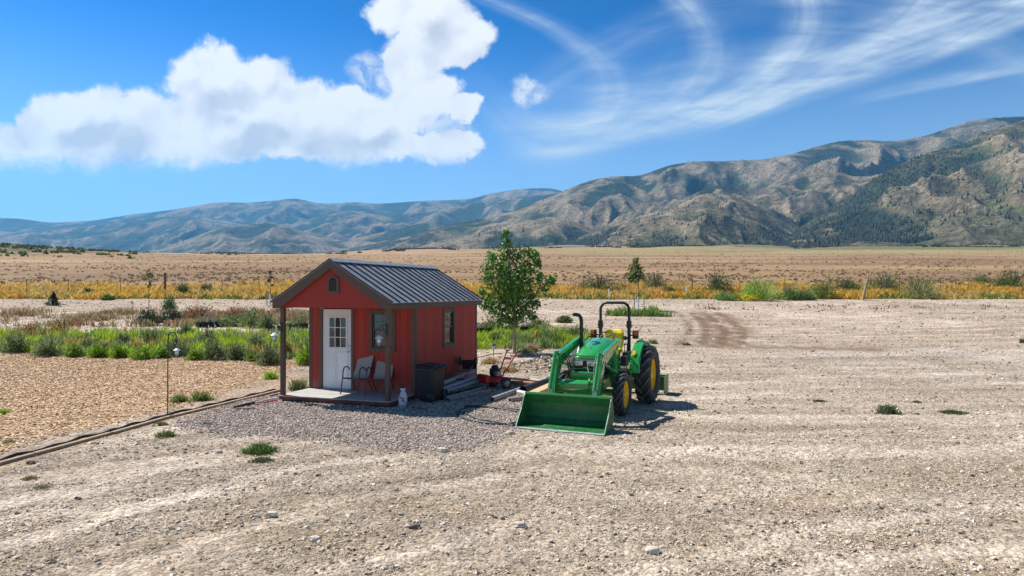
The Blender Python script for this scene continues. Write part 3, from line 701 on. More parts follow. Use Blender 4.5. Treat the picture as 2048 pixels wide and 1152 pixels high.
def stone_mat(name, cols, rough=.9):
    m = bpy.data.materials.new(name); m.use_nodes = True; N = NT(m.node_tree); b = N.n['Principled BSDF']
    r = N.node('ShaderNodeObjectInfo').outputs['Random']
    cr = N.node('ShaderNodeValToRGB', {0: r}); el = cr.color_ramp.elements; cr.color_ramp.interpolation = 'LINEAR'
    for i, c in enumerate(cols):
        p = i / (len(cols) - 1)
        e = el[i] if i < 2 else el.new(p)
        if i < 2: e.position = 0 if i == 0 else p
        e.color = (*c, 1)
    pos = N.node('ShaderNodeNewGeometry').outputs['Position']; nz = N.noise(pos, 40, 4, .7); k = N.ramp(nz, .3, .7, .8, 1.2)
    N.l.new(N.vmath('MULTIPLY', cr.outputs[0], N.node('ShaderNodeCombineXYZ', {0: k, 1: k, 2: k}).outputs[0]), b.inputs['Base Color'])
    b.inputs['Roughness'].default_value = rough; b.inputs['Specular IOR Level'].default_value = .2; return m
def fan_points(n, y0, y1, half=1.0, p=1.0):
    """points over the yard, thinning out with distance"""
    u = RNG.random(n); Y = (y0 ** (1 - p) + u * (y1 ** (1 - p) - y0 ** (1 - p))) ** (1 / (1 - p)) if p != 1 else y0 * (y1 / y0) ** u
    X = RNG.uniform(-1, 1, n) * (Y * .82 * half + 1.2); return X, Y
M_stone = stone_mat('yard_stone', [(.14, .105, .07), (.58, .48, .36), (.38, .30, .21), (.70, .62, .50), (.47, .38, .27), (.24, .19, .135), (.64, .54, .40), (.78, .71, .60)])
M_padst = stone_mat('pad_stone', [(.12, .095, .08), (.46, .37, .31), (.64, .56, .49), (.22, .17, .14), (.74, .66, .58), (.33, .26, .215), (.55, .46, .39), (.80, .73, .65)])
M_chip = stone_mat('wood_chip', [(.32, .19, .095), (.76, .54, .33), (.62, .42, .235), (.86, .68, .47), (.44, .28, .145), (.78, .56, .33), (.68, .45, .235), (.88, .75, .57)])
SHED_ANG = -.331; SHED = Vector((-5.672, 16.507, 0))
def in_shed(x, y):
    dx, dy = x - SHED.x, y - SHED.y; c, s = math.cos(SHED_ANG), math.sin(SHED_ANG)
    u = dx * c + dy * s; v = -dx * s + dy * c; return (u > -.02) & (u < 3.06) & (v > -.02) & (v < 5.3)
def stones():
    X, Y = fan_points(340000, 5.2, 62, p=1.15)
    n = fbm(X / 2.3, Y / 1.2, 4) + .5 * fbm(X / .7, Y / .5, 3)
    sr = fbm((X + .12 * Y) / 11 + 3, (Y - .10 * X + 1.2 * np.sin(X / 9)) / .55, 4); sl = fbm((X * .86 + Y * .5) / 7, (-X * .5 + Y * .86) / .45 + 20, 4); wr = sstep(-3, 4, X - .1 * Y); n = n - 1.1 * (sr * wr + sl * (1 - wr))
    pad = soft_poly(X, Y, Z_PAD, .25); chip = in_poly(X, Y, Z_CHIP); path = in_poly(X, Y, Z_PATH)
    pr = sstep(-.45, .4, n) * .9 + .08; pr *= 1 - .8 * track_mask(X, Y); pr *= 1 - .9 * np.maximum(pad, np.maximum(chip * 1., path * .75)); pr *= 1 - weed_mask(X, Y) * .95
    for tr in T_RUT: pr *= 1 - .8 * sstep(1.2, .4, seg_dist(X, Y, tr))
    k = (RNG.random(len(X)) < pr) & ~in_shed(X, Y); X, Y = X[k], Y[k]; n_ = len(X)
    s = .010 + .016 * RNG.random(n_) ** 2.2 + .05 * RNG.random(n_) ** 30; s *= 1 + .05 * np.clip(Y - 10, 0, 45)
    scatter('loose_stones', np.stack([X, Y, ground(X, Y) + s * .12], -1), s, M_stone, 'rock', 'pale crushed stones scattered over the dirt yard', 'gravel', .55)
    X = RNG.uniform(-9, 1.8, 90000); Y = RNG.uniform(10.4, 24, 90000); pad = soft_poly(X, Y, Z_PAD, .22)
    k = (RNG.random(len(X)) < pad * .95) & ~in_shed(X, Y); X, Y = X[k], Y[k]
    s = .018 + .022 * RNG.random(len(X))
    scatter('pad_gravel', np.stack([X, Y, ground(X, Y) + s * .15 + .004], -1), s, M_padst, 'rock', 'purplish grey crushed gravel laid round the red shed', 'gravel', .65, 3.)
    X = RNG.uniform(-26, -4.6, 190000); Y = RNG.uniform(9.8, 28, 190000); m = soft_poly(X, Y, Z_CHIP, .3) * (.55 + .45 * sstep(-.3, .3, fbm(X, Y, 3)))
    k = (RNG.random(len(X)) < m * .92) & (X / Y > -1.0); X, Y = X[k], Y[k]; s = RNG.uniform(.03, .085, len(X))
    scatter('wood_chips', np.stack([X, Y, ground(X, Y) + RNG.uniform(.004, .022, len(X))], -1), s, M_chip, 'chip', 'tan wood chip mulch spread over the bed on the left', 'wood chips')
stones()

# ================================================================== GRASS, WEEDS AND BRUSH
def blades(X, Y, Z, H, W, col, lean=.5, cv=.3, tip=1.25):
    """one bent blade (two triangles) per point"""
    n = len(X); a = RNG.uniform(0, 2 * np.pi, n); b = RNG.uniform(0, 2 * np.pi, n); L = RNG.uniform(.1, 1, n) * lean * H
    dx, dy = np.cos(a) * W / 2, np.sin(a) * W / 2; ox, oy = np.cos(b) * L, np.sin(b) * L
    P0 = np.stack([X - dx, Y - dy, Z], -1); P1 = np.stack([X + dx, Y + dy, Z], -1)
    P2 = np.stack([X + ox * .4 + dx * .8, Y + oy * .4 + dy * .8, Z + H * .55], -1); P3 = np.stack([X + ox, Y + oy, Z + H * .97], -1)
    V = np.stack([P0, P1, P2, P3], 1).reshape(-1, 3); i = np.arange(n)[:, None] * 4
    Fc = np.concatenate([i + [[0, 1, 2]], i + [[0, 2, 3]]], 0)
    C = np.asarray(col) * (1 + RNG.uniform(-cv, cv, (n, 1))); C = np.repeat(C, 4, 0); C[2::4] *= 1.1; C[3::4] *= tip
    return V, Fc, C
def merge(parts):
    V, Fc, C = [], [], []; b = 0
    for v, f, c in parts: V.append(v); Fc.append(f + b); C.append(c); b += len(v)
    return np.concatenate(V), np.concatenate(Fc), np.concatenate(C)
def foliage_ball(c, r, n, size, col, cv=.3, up=.4, shell=.55, aspect=2.2, floor=True):
    """leaf-sized faces spread through a rounded volume"""
    d = RNG.normal(size=(n, 3)); d /= np.linalg.norm(d, axis=1)[:, None]
    if floor: d[:, 2] = np.abs(d[:, 2])
    rad = shell + (1 - shell) * RNG.random(n) ** .6; lump = 1 + .22 * np.sin(d[:, 0] * 5 + c[0] * 3) * np.cos(d[:, 1] * 4 + c[1]) + .12 * RNG.normal(size=n)
    P = np.array(c) + d * np.array(r) * (rad * lump)[:, None]
    ax = d + RNG.normal(size=(n, 3)) * .6; ax[:, 2] += up; ax /= np.linalg.norm(ax, axis=1)[:, None]
    sd = np.cross(ax, RNG.normal(size=(n, 3))); sd /= np.linalg.norm(sd, axis=1)[:, None]
    s = size * RNG.uniform(.6, 1.4, (n, 1)); w = s / aspect
    V = np.stack([P - ax * s * .5, P + sd * w * .5, P + ax * s * .5, P - sd * w * .5], 1).reshape(-1, 3)
    i = np.arange(n)[:, None] * 4; Fc = np.concatenate([i + [[0, 1, 2]], i + [[0, 2, 3]]], 0)
    C = np.asarray(col) * (1 + RNG.uniform(-cv, cv, (n, 1)))
    return V, Fc, np.repeat(C, 4, 0)
GREEN = (.33, .43, .03); GREYG = (.20, .26, .09); YEL = (.62, .40, .075); STRAW = (.48, .36, .17); RUST = (.27, .13, .06); DKG = (.045, .085, .03)
def ground_cover():
    parts = []
    n = 150000; Y = RNG.uniform(24.5, 37, n); X = RNG.uniform(-1, 1, n) * Y * .95; m = weed_mask(X, Y) * (X / Y < .2); cl = fbm(X / .9, Y / .9, 3); k = (RNG.random(n) < m * sstep(-.5, .1, cl)) & ~in_shed(X, Y); X, Y, cl = X[k], Y[k], cl[k]
    patch = fbm(X / 3.5 + 50, Y / 2.5, 3); col = np.where((patch > .02)[:, None], np.array(GREEN), np.array(GREYG)); col = np.where((patch < -.27)[:, None], np.array((.36, .28, .08)), col)
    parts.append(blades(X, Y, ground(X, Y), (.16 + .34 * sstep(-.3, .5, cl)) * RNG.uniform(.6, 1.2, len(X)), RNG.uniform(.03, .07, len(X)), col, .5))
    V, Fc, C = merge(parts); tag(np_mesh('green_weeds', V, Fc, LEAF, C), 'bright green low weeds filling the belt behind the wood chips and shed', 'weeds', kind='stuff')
    n = 30000; Y = RNG.uniform(44, 57, n); X = RNG.uniform(4, 20, n); c_ = G(1275, 632); e_ = ((X - c_.x) / 2.3) ** 2 + ((Y - c_.y) / 2.0) ** 2; m = sstep(1.15, .5, e_ + .8 * fbm(X / .9, Y / .9, 3))
    k = RNG.random(n) < m; X, Y, m = X[k], Y[k], m[k]
    V, Fc, C = blades(X, Y, ground(X, Y), RNG.uniform(.2, .6, len(X)) * (.3 + .7 * m) * (1 + 1.2 * fbm(X, Y, 2)), RNG.uniform(.05, .09, len(X)), np.array((.15, .23, .05)), .5)
    tag(np_mesh('weed_patch', V, Fc, LEAF, C), 'green weed patch at the foot of the staked far sapling', 'weeds', kind='stuff')
    n = 60000; Y = RNG.uniform(36.5, 50, n); X = -Y * RNG.uniform(.05, .85, n); m = brown_mask(X, Y); cl = fbm(X / 1.5, Y / 1.5, 3); k = RNG.random(n) < m * sstep(-.4, .2, cl); X, Y, cl = X[k], Y[k], cl[k]
    col = np.where((fbm(X / 5 + 8, Y / 5, 3) > .15)[:, None], np.array((.25, .145, .085)), np.array((.30, .235, .13)))
    V, Fc, C = blades(X, Y, ground(X, Y), .2 + .35 * sstep(-.3, .5, cl), RNG.uniform(.05, .09, len(X)), col, .8)
    tag(np_mesh('rusty_weeds', V, Fc, GRASS, C), 'rust brown dried weeds between the green belt and the road', 'weeds', kind='stuff')
    # yellow grass along the fence
    n = 110000; Y = RNG.uniform(59.5, 88, n); X = RNG.uniform(-1, 1, n) * Y * .92; e = Y + fbm(X / 5, Y / 5, 3) * 1.2; cl = fbm(X / 4, Y / 4, 4)
    k = (e > 60.3) & (RNG.random(n) < sstep(-.5, .2, cl) * sstep(86, 70, Y + fbm(X / 12, Y / 12, 3) * 16)); X, Y, cl = X[k], Y[k], cl[k]
    sel = fbm(X / 9 + 30, Y / 7, 3); near = Y < 64.5 + 3 * fbm(X / 6, Y / 6, 2)
    col = np.where((sel > -.05)[:, None], np.array(YEL), np.array((.56, .42, .14))); col = np.where(((cl < .03) & near)[:, None], np.array((.17, .22, .05)), col); col = np.where((fbm(X / 3 + 70, Y / 3, 3) > .3)[:, None], np.array((.50, .25, .07)), col)
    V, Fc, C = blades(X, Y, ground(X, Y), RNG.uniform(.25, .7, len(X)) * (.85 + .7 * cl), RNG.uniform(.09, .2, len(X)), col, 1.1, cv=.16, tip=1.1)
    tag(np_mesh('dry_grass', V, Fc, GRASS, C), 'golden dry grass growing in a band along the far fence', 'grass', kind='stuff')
    # low sagebrush tufts of the range beyond
    n = 16000; Y = 1 / RNG.uniform(1 / 700, 1 / 80, n); X = RNG.uniform(-1, 1, n) * Y * .9; cl = fbm(X / 30, Y / 14, 5); k = RNG.random(n) < sstep(-.2, .45, cl) * .95 + .06
    X, Y = X[k], Y[k]; parts = []; Z = ground(X, Y); q = RNG.random(len(X)); rd = RNG.uniform(.10, .26, len(X)) * (1 + Y / 900)
    col = np.where((q < .55)[:, None], np.array((.22, .14, .09)), np.array((.20, .17, .085))); col = np.where((q > .9)[:, None], np.array((.42, .30, .12)), col)
    for j in range(7):
        parts.append(blades(X + RNG.normal(size=len(X)) * rd * .5, Y + RNG.normal(size=len(X)) * rd * .5, Z, rd * RNG.uniform(.7, 1.2, len(X)), rd * .75, col, .9))
    V, Fc, C = merge(parts); tag(np_mesh('sagebrush', V, Fc, GRASS, C), 'low brown sagebrush dotted over the open range beyond the fence', 'brush', kind='stuff')
    # dark line of taller brush along the crest of the range
    n = 5200; Y = RNG.uniform(900, 1420, n); X = Y * RNG.uniform(-.62, .75, n); c = fbm(X / 70, Y / 300, 4); k = RNG.random(n) < sstep(.0, .3, c) ; X, Y = X[k], Y[k]; parts = []
    for j in range(6): parts.append(blades(X + RNG.normal(size=len(X)) * 3, Y + RNG.normal(size=len(X)) * 3, ground(X, Y), RNG.uniform(1.5, 3.4, len(X)), RNG.uniform(3, 6, len(X)), np.array((.075, .085, .045)), .6))
    V, Fc, C = merge(parts); tag(np_mesh('distant_brush', V, Fc, GRASS, C), 'dark line of brush along the far crest of the brown range', 'brush', kind='stuff')
    n = 800; Y = RNG.uniform(215, 300, n); X = -235 + RNG.normal(size=n) * 62; k = (X / Y < -.55) & (fbm(X / 18, Y / 18, 3) > -.15); X, Y = X[k], Y[k]; parts = []
    for j in range(6): parts.append(blades(X + RNG.normal(size=len(X)) * .6, Y + RNG.normal(size=len(X)) * .6, ground(X, Y), RNG.uniform(.5, 1.2, len(X)), RNG.uniform(.8, 1.6, len(X)), np.array((.10, .115, .055)), .6))
    V, Fc, C = merge(parts); tag(np_mesh('hill_brush', V, Fc, GRASS, C), 'dark green brush covering the low hill at the far left', 'brush', kind='stuff')
    # weedy strip at the far edge of the yard, right
    n = 9000; Y = RNG.uniform(46.5, 58, n); X = RNG.uniform(12, 52, n); c = fbm(X / 2, Y / 1.2, 3); k = (RNG.random(n) < sstep(.1, .4, c)) & (np.abs(Y - 51.5 - fbm(X / 6, Y * 0, 2) * 3) < 2.2); X, Y = X[k], Y[k]
    col = np.where((RNG.random(len(X)) < .5)[:, None], np.array((.28, .17, .09)), np.array((.24, .20, .09)))
    V, Fc, C = blades(X, Y, ground(X, Y), RNG.uniform(.08, .28, len(X)), RNG.uniform(.06, .12, len(X)), col, 1.)
    tag(np_mesh('dried_weeds', V, Fc, GRASS, C), 'thin line of dried weeds along the far edge of the stony yard', 'weeds', kind='stuff')
ground_cover()
# clumps one can point at
def clump(name, px, row, w, h, col, label, cat='weed', n=900, size=.06, group=None, yy=None, cv=.3, kind='ball', stems=True):
    """w,h in metres; stands where the sight line of its foot meets the ground"""
    p = G(px, row) if yy is None else Vector(((px - 1024) / F * yy, yy, float(ground((px - 1024) / F * yy, yy))))
    t = thing(name, label, cat, p, random.uniform(0, 6), group)
    parts = []
    k = random.randint(3, 5)
    for i in range(k):
        a = random.uniform(0, 6.28); q = random.uniform(0, .45) if i else 0; c = (math.cos(a) * w * .5 * q, math.sin(a) * w * .5 * q, h * .05)
        s = random.uniform(.55, .8) if i else .85
        parts.append(foliage_ball(c, (w * .5 * s, w * .5 * s, h * (.85 if i == 0 else random.uniform(.5, .85))), n // k, size, np.array(col) * random.uniform(.85, 1.15), cv, .7 if kind == 'ball' else 1.3, .35, 2.6 if kind == 'ball' else 5))
    V, Fc, C = merge(parts)
    np_mesh('foliage', V, Fc, LEAF, C, parent=t)
    if stems:
        mb = MB()
        for i in range(9):
            a = random.uniform(0, 6.28); q = random.uniform(.2, .75)
            mb.tube([(0, 0, -.02), (math.cos(a) * w * .2 * q, math.sin(a) * w * .2 * q, h * .45), (math.cos(a) * w * .42 * q, math.sin(a) * w * .42 * q, h * .85)], [.012 * (1 + w), .008 * (1 + w), .003 * (1 + w)], 5)
        mb.build('stems', BARK, t)
    return t
# ================================================================== RED SHED
W_, P_, L_, ZD, ZE, ZR, FA, OS, OF, OB = 3.036, 1.259, 4.021, .141, 2.449, 3.432, .18, .109, .111, .2
B_ = P_ + L_
def build_shed():
    t = thing('garden_shed', 'red wooden shed with charcoal metal roof and a small front porch', 'shed', SHED, SHED_ANG)
    slope = (ZR - ZE) / (W_ / 2 + OS)
    def roof_z(u): return ZR - abs(u - W_ / 2) * slope
    def boards(parent, n0, n1, plane, off, out, z0, ztop, holes, bw=.2, th=.014):
        """vertical siding boards, each a piece, cut round the openings; plane 'u' runs along u at depth off"""
        n = max(1, round((n1 - n0) / bw)); bw = (n1 - n0) / n
        for i in range(n):
            a = n0 + i * bw + .003; b = n0 + (i + 1) * bw - .003
            pcs = [(a, b, z0, ztop)]
            for (h0, h1, hz0, hz1) in holes:
                new = []
                for (a_, b_, c_, d_) in pcs:
                    if b_ <= h0 or a_ >= h1 or d_ is None: new.append((a_, b_, c_, d_)); continue
                    if a_ < h0: new.append((a_, h0, c_, d_))
                    if b_ > h1: new.append((h1, b_, c_, d_))
                    m0, m1 = max(a_, h0), min(b_, h1)
                    if c_ < hz0 - .01: new.append((m0, m1, c_, hz0))
                    new.append((m0, m1, max(hz1, c_), d_))
                pcs = new
            for (a_, b_, c_, d_) in pcs:
                if b_ - a_ < .012: continue
                ta = d_(a_) if callable(d_) else d_; tb = d_(b_) if callable(d_) else d_
                if min(ta, tb) - c_ < .02: continue
                mb = MB(); poly = [(a_, c_), (b_, c_), (b_, tb), (a_, ta)]
                if callable(d_) and a_ < W_ / 2 < b_: poly = [(a_, c_), (b_, c_), (b_, tb), (W_ / 2, d_(W_ / 2)), (a_, ta)]
                lo, hi = (off, off + out * th); mb.prism(poly, min(lo, hi), max(lo, hi), 'XZ' if plane == 'u' else 'YZ')
                mb.build('siding_board', M_red, parent)
    soff = 2.27
    # --- walls: a backing sheet with boards on it
    DU0, DU1, DZ1 = .382, 1.234, ZD + 2.06
    FW = (1.76 + .08, 2.51 - .08, 1.24, 2.12)
    def wall(fn, holes, n0, n1, plane, off, out, z0, ztop):
        # backing built around holes
        mb = MB(); xs = sorted({n0, n1, *[h[0] for h in holes], *[h[1] for h in holes]})
        for a, b in zip(xs[:-1], xs[1:]):
            segs = [(z0, ztop)]
            for h in holes:
                if h[0] <= a and b <= h[1]:
                    segs = [s for (c, d) in segs for s in ((c, min(d, h[2])), (max(c, h[3]), d)) if s[1] - s[0] > .01]
            for c, d in segs:
                k0, k1 = min(off, off - out * .08), max(off, off - out * .08)
                if plane == 'u': mb.box((a, k0, c), (b, k1, d))
                else: mb.box((k0, a, c), (k1, b, d))
        w = mb.build('wall', M_red, t)
        boards(w, n0, n1, plane, off, out, z0, ztop, holes)
        return w
    front = wall(None, [(DU0 - .02, DU1 + .02, ZD, DZ1 + .02), FW], 0, W_, 'u', P_, -1, ZD, soff)
    RW = (2.86 + .08, 3.64 - .08, 1.22, 2.12)
    right = wall(None, [RW], P_, B_, 'v', W_, 1, .06, ZE - .10)
    left = wall(None, [], P_, B_, 'v', 0, -1, .06, ZE - .10)
    back = wall(None, [], 0, W_, 'u', B_, 1, .06, soff)
    # gables
    for v, s in ((0.0, -1), (B_, 1)):
        mb = MB(); f = lambda u: roof_z(u) - .10
        mb.prism([(0, soff), (W_, soff), (W_, f(W_)), (W_ / 2, f(W_ / 2)), (0, f(0))], min(v, v - s * .05), max(v, v - s * .05), 'XZ')
        g = mb.build('gable', M_red, t)
        mb = MB(); mb.prism([(-.06, soff), (W_ + .06, soff), (W_ + .06, f(W_)), (W_ / 2, f(W_ / 2)), (-.06, f(0))], min(v + s * .002, v + s * .012), max(v + s * .002, v + s * .012), 'XZ'); mb.build('gable_panel', M_red, g)
    mb = MB(); mb.box((.0, .05, soff + .002), (W_, P_, soff + .03)); mb.build('porch_ceiling', M_red, t)
    mb = MB(); mb.box((.02, .0, soff - .002), (W_ - .02, .05, soff + .0)); 
    # corner boards
    for (u, v, su, sv) in ((0, P_, 1, 1), (W_, P_, -1, 1), (0, B_, 1, -1), (W_, B_, -1, -1)):
        mb = MB(); ou = -.022 if su > 0 else .022; ov = -.022 if sv > 0 else .022
        zt = 2.262
        mb.box((min(u + ou, u + su * .085), min(v + ov, v - ov * .1), .05), (max(u + ou, u + su * .085), max(v + ov, v + ov * .2 * 0 - ov * .1), zt))
        mb.box((min(u + ou, u - ou * .1), min(v + ov * .98, v + sv * .085), .05), (max(u + ou, u - ou * .1), max(v + ov * .98, v + sv * .085), zt))
        mb.build('corner_board', M_brown, t)
    # --- roof
    rf_mb = MB()
    for s in (-1, 1):
        e = W_ / 2 + s * (W_ / 2 + OS); z1 = ZE - .05; z0 = ZR - .05
        rf_mb.prism([(W_ / 2, z0), (e, z1), (e, z1 - .05), (W_ / 2, z0 - .05)], -OF + .022, B_ + OB - .022, 'XZ')
    rf = rf_mb.build('roof', M_brown, t)
    n = 16; v0, v1 = -OF - .02, B_ + OB + .02; pw = (v1 - v0) / n
    ln = math.hypot(W_ / 2 + OS, ZR - ZE); 
    for s in (-1, 1):
        d = Vector((s * (W_ / 2 + OS + .03), 0, -(ZR - ZE) * (W_ / 2 + OS + .03) / (W_ / 2 + OS))); nrm = Vector((s * (ZR - ZE), 0, W_ / 2 + OS)).normalized()
        A = Vector((W_ / 2, 0, ZR - .045))
        for i in range(n):
            a = v0 + i * pw; b = a + pw; wob = random.uniform(-.002, .002)
            q = [A + Vector((0, a + .004, 0)), A + Vector((0, b - .004, 0)), A + d + Vector((0, b - .004, 0)), A + d + Vector((0, a + .004, 0))]
            up = nrm * (.012 + wob); mb = MB(); vs = q + [p + up for p in q]
            mb.add(vs, [(0, 3, 2, 1), (4, 5, 6, 7), (0, 1, 5, 4), (1, 2, 6, 5), (2, 3, 7, 6), (3, 0, 4, 7)])
            mb.build('roof_panel', M_roof, rf)
        for i in range(n + 1):
            a = v0 + i * pw; a = min(max(a, v0 + .012), v1 - .012); mb = MB()
            mb.bar(A + Vector((0, a, 0)) + nrm * .026, A + d + Vector((0, a, 0)) + nrm * .026, .022, .034, nrm); mb.build('standing_seam', M_seam, rf)
    mb = MB()
    for s in (-1, 1):
        mb.prism([(W_ / 2, ZR - .0), (W_ / 2 + s * .13, ZR - .13 * slope + .0), (W_ / 2 + s * .13, ZR - .13 * slope + .012), (W_ / 2, ZR + .014)], v0 - .01, v1 + .01, 'XZ')
    mb.build('ridge_cap', M_roof, rf)
    # fascia boards along the eaves and rakes
    for s in (-1, 1):
        e = W_ / 2 + s * (W_ / 2 + OS); mb = MB(); mb.box((min(e, e - s * .025), -OF, ZE - FA - .02), (max(e, e - s * .025), B_ + OB, ZE - .035)); mb.build('fascia', M_brown, rf)
        for v in (-OF - .001, B_ + OB - .021):
            mb = MB(); zz = .035
            mb.prism([(W_ / 2, ZR - zz), (e - s * .001, ZE - zz), (e - s * .001, ZE - FA - .018), (e - s * .20, ZE - FA - .018), (W_ / 2, ZR - .235)], v, v + .022, 'XZ'); mb.build('rake_board', M_brown, rf)
            mb = MB(); mb.prism([(W_ / 2, ZR - .03), (e + s * .02, ZE - .042), (e + s * .02, ZE - .054), (W_ / 2, ZR - .042)], min(v - .005, v + .024), max(v - .005, v + .024), 'XZ'); mb.build('drip_edge', M_galv if v < 1 and s < 0 else M_seam, rf)
        mb = MB(); mb.box((min(e - s * .026, e - s * (OS + .0)), -OF + .022, ZE - FA - .012), (max(e - s * .026, e - s * OS), B_ + OB - .022, ZE - FA + .004)); mb.build('soffit', M_brown, rf)
    # --- porch deck: boards along the front
    rim = MB()
    rim.box((-.0, -.0, .035), (W_, .038, ZD - .027)); rim.box((0, .04, .035), (.038, P_, ZD - .027)); rim.box((W_ - .038, .04, .035), (W_, P_, ZD - .027))
    dk = rim.build('porch_deck', M_brownred, t)
    nb = 9; w = (P_ + .03) / nb
    for i in range(nb):
        mb = MB(); mb.box((-.02, -.03 + i * w + .003, ZD - .025), (W_ + .02, -.03 + (i + 1) * w - .003, ZD + random.uniform(-.0015, .0015))); mb.build('deck_board', M_deck, dk, .003)
    for u in (.12, .95, 1.72, 2.36, 2.96):
        mb = MB(); mb.box((u - .045, .01, -.03), (u + .045, B_ - .05, .034)); mb.build('skid', M_wood if 1.5 < u < 2.5 else M_brownred, t)
    mb = MB(); mb.box((W_ - .03, P_, -.01), (W_ + .004, B_, .06)); mb.box((-.004, P_, -.01), (.03, B_, .06)); mb.build('skirt', M_brownred, t)
    # posts
    for u in (.075, W_ - .075):
        mb = MB(); mb.cbox((u, .06, (ZD + soff) / 2), (.098, .098, soff - ZD)); mb.build('porch_post', M_brown, t, .004)
    # --- door
    mb = MB(); mb.box((DU0, P_ + .005, ZD + .03), (DU1, P_ + .045, DZ1)); 
    dr = mb.build('door', M_white, t, .003)
    gu0, gu1, gz0, gz1 = DU0 + .19, DU1 - .14, ZD + 1.07, ZD + 1.86   # glazed part
    mb = MB(); mb.box((gu0 + .02, P_ - .001, gz0 + .02), (gu1 - .02, P_ + .004, gz1 - .02)); mb.build('dark_backing', M_dark, dr)
    cu, cz = (gu1 - gu0 - .04) / 3, (gz1 - gz0 - .04) / 3
    for i in range(3):
        for j in range(3):
            mb = MB(); mb.box((gu0 + .02 + i * cu + .009, P_ - .006, gz0 + .02 + j * cz + .009), (gu0 + .02 + (i + 1) * cu - .009, P_ - .002, gz0 + .02 + (j + 1) * cz - .009)); mb.build('pane', M_glass, dr)
    mb = MB()
    for i in range(1, 3):
        mb.box((gu0 + .02 + i * cu - .009, P_ - .012, gz0 + .02), (gu0 + .02 + i * cu + .009, P_ - .0015, gz1 - .02))
        mb.box((gu0 + .02, P_ - .0125, gz0 + .02 + i * cz - .009), (gu1 - .02, P_ - .0016, gz0 + .02 + i * cz + .009))
    mb.build('muntin', M_white, dr)
    mb = MB(); mb.box((gu0 - .02, P_ - .018, gz0 - .02), (gu0 + .02, P_ + .004, gz1 + .02)); mb.box((gu1 - .02, P_ - .018, gz0 - .02), (gu1 + .02, P_ + .004, gz1 + .02))
    mb.box((gu0 + .021, P_ - .018, gz0 - .02), (gu1 - .021, P_ + .004, gz0 + .02)); mb.box((gu0 + .021, P_ - .018, gz1 - .02), (gu1 - .021, P_ + .004, gz1 + .02)); mb.build('lite_frame', M_white, dr, .004)
    for (a, b) in ((DU0 + .12, (DU0 + DU1) / 2 - .04), ((DU0 + DU1) / 2 + .04, DU1 - .12)):
        mb = MB(); mb.box((a, P_ - .002, ZD + .22), (b, P_ + .004, ZD + .95)); mb.build('door_panel', M_white, dr, .006)
    mb = MB(); mb.tube([(DU1 - .06, P_ + .005, ZD + .98), (DU1 - .06, P_ - .05, ZD + .98)], [.014, .012], 10); mb.ball((DU1 - .06, P_ - .065, ZD + .98), .027); mb.build('door_knob', M_steel, dr)
    mb = MB(); mb.lathe([(0, 0), (.028, 0), (.028, .02), (0, .02)], 14, M=Matrix.Translation((DU1 - .06, P_ + .004, ZD + 1.12)) @ Matrix.Rotation(R(90), 4, 'X')); mb.build('deadbolt', M_steel, dr)
    for (a, b, c, d) in ((DU0 - .11, DU0 - .008, ZD, DZ1 + .03), (DU1 + .008, DU1 + .09, ZD, DZ1 + .03), (DU0 - .11, DU1 + .09, DZ1 + .032, soff - .002)):
        if d - c > .01: mb = MB(); mb.box((a, P_ - .032, c), (b, P_ + .01, d)); mb.build('door_trim', M_brown, t)
    mb = MB(); mb.box((DU0 - .01, P_ - .06, ZD + .004), (DU1 + .01, P_ + .03, ZD + .026)); mb.build('threshold', M_galv, t)
    # --- windows
    def window(plane, off, out, a, b, c, d, bright):
        def bx(mb, p, q, r, s, o0, o1):
            o0, o1 = sorted((off + out * o0, off + out * o1))
            if plane == 'u': mb.box((p, o0, r), (q, o1, s))
            else: mb.box((o0, p, r), (o1, q, s))
        mb = MB(); tr = .09
        bx(mb, a, a + tr, c, d, .015, .036); bx(mb, b - tr, b, c, d, .015, .036); bx(mb, a + tr, b - tr, d - tr, d, .015, .035); bx(mb, a - .0, b + .0, c - .01, c + tr, .0155, .045)
        w = mb.build('window', M_brown, t)
        m = (c + d) / 2 + .02; i0, i1, j0, j1 = a + tr, b - tr, c + tr, d - tr
        mb = MB()
        bx(mb, i0, i0 + .035, j0, j1, -.05, .0); bx(mb, i1 - .035, i1, j0, j1, -.05, .0); bx(mb, i0 + .035, i1 - .035, j0, j0 + .04, -.05, .0); bx(mb, i0 + .035, i1 - .035, j1 - .035, j1, -.05, .0); bx(mb, i0 + .035, i1 - .035, m - .02, m + .02, -.05, .002)
        mb.build('sash_frame', M_chairf, w)
        mb = MB(); bx(mb, i0, i1, j0, j1, -.079, -.07); mb.build('dark_backing', M_dark, w)
        if bright:
            mb = MB(); bx(mb, i0 + .03, i1 - .03, m, j1 - .02, -.068, -.06); mb.build('reflection_sheet', mat('reflection_sheet', (.50, .44, .36), .8), w)  # pale sheet: the reflection in the upper panes, put in as colour
        q = (i0 + i1) / 2
        for (x0, x1) in ((i0 + .035, q - .006), (q + .006, i1 - .035)):
            for (z0, z1) in ((m + .02, (m + j1) / 2 - .006), ((m + j1) / 2 + .006, j1 - .035)):
                mb = MB(); bx(mb, x0, x1, z0, z1, -.022, -.018); mb.build('pane', M_glass if not bright else M_pane, w)
        mb = MB(); bx(mb, i0 + .035, i1 - .035, j0 + .04, m - .02, -.036, -.032); mb.build('pane', M_glass, w)
        mb = MB(); bx(mb, q - .006, q + .006, m + .02, j1 - .035, -.026, -.014); bx(mb, i0 + .035, q - .0061, (m + j1) / 2 - .006, (m + j1) / 2 + .006, -.026, -.014); bx(mb, q + .0061, i1 - .035, (m + j1) / 2 - .006, (m + j1) / 2 + .006, -.026, -.014); mb.build('muntin', M_chairf, w)
    window('u', P_, -1, 1.76, 2.51, 1.16, 2.2, False)
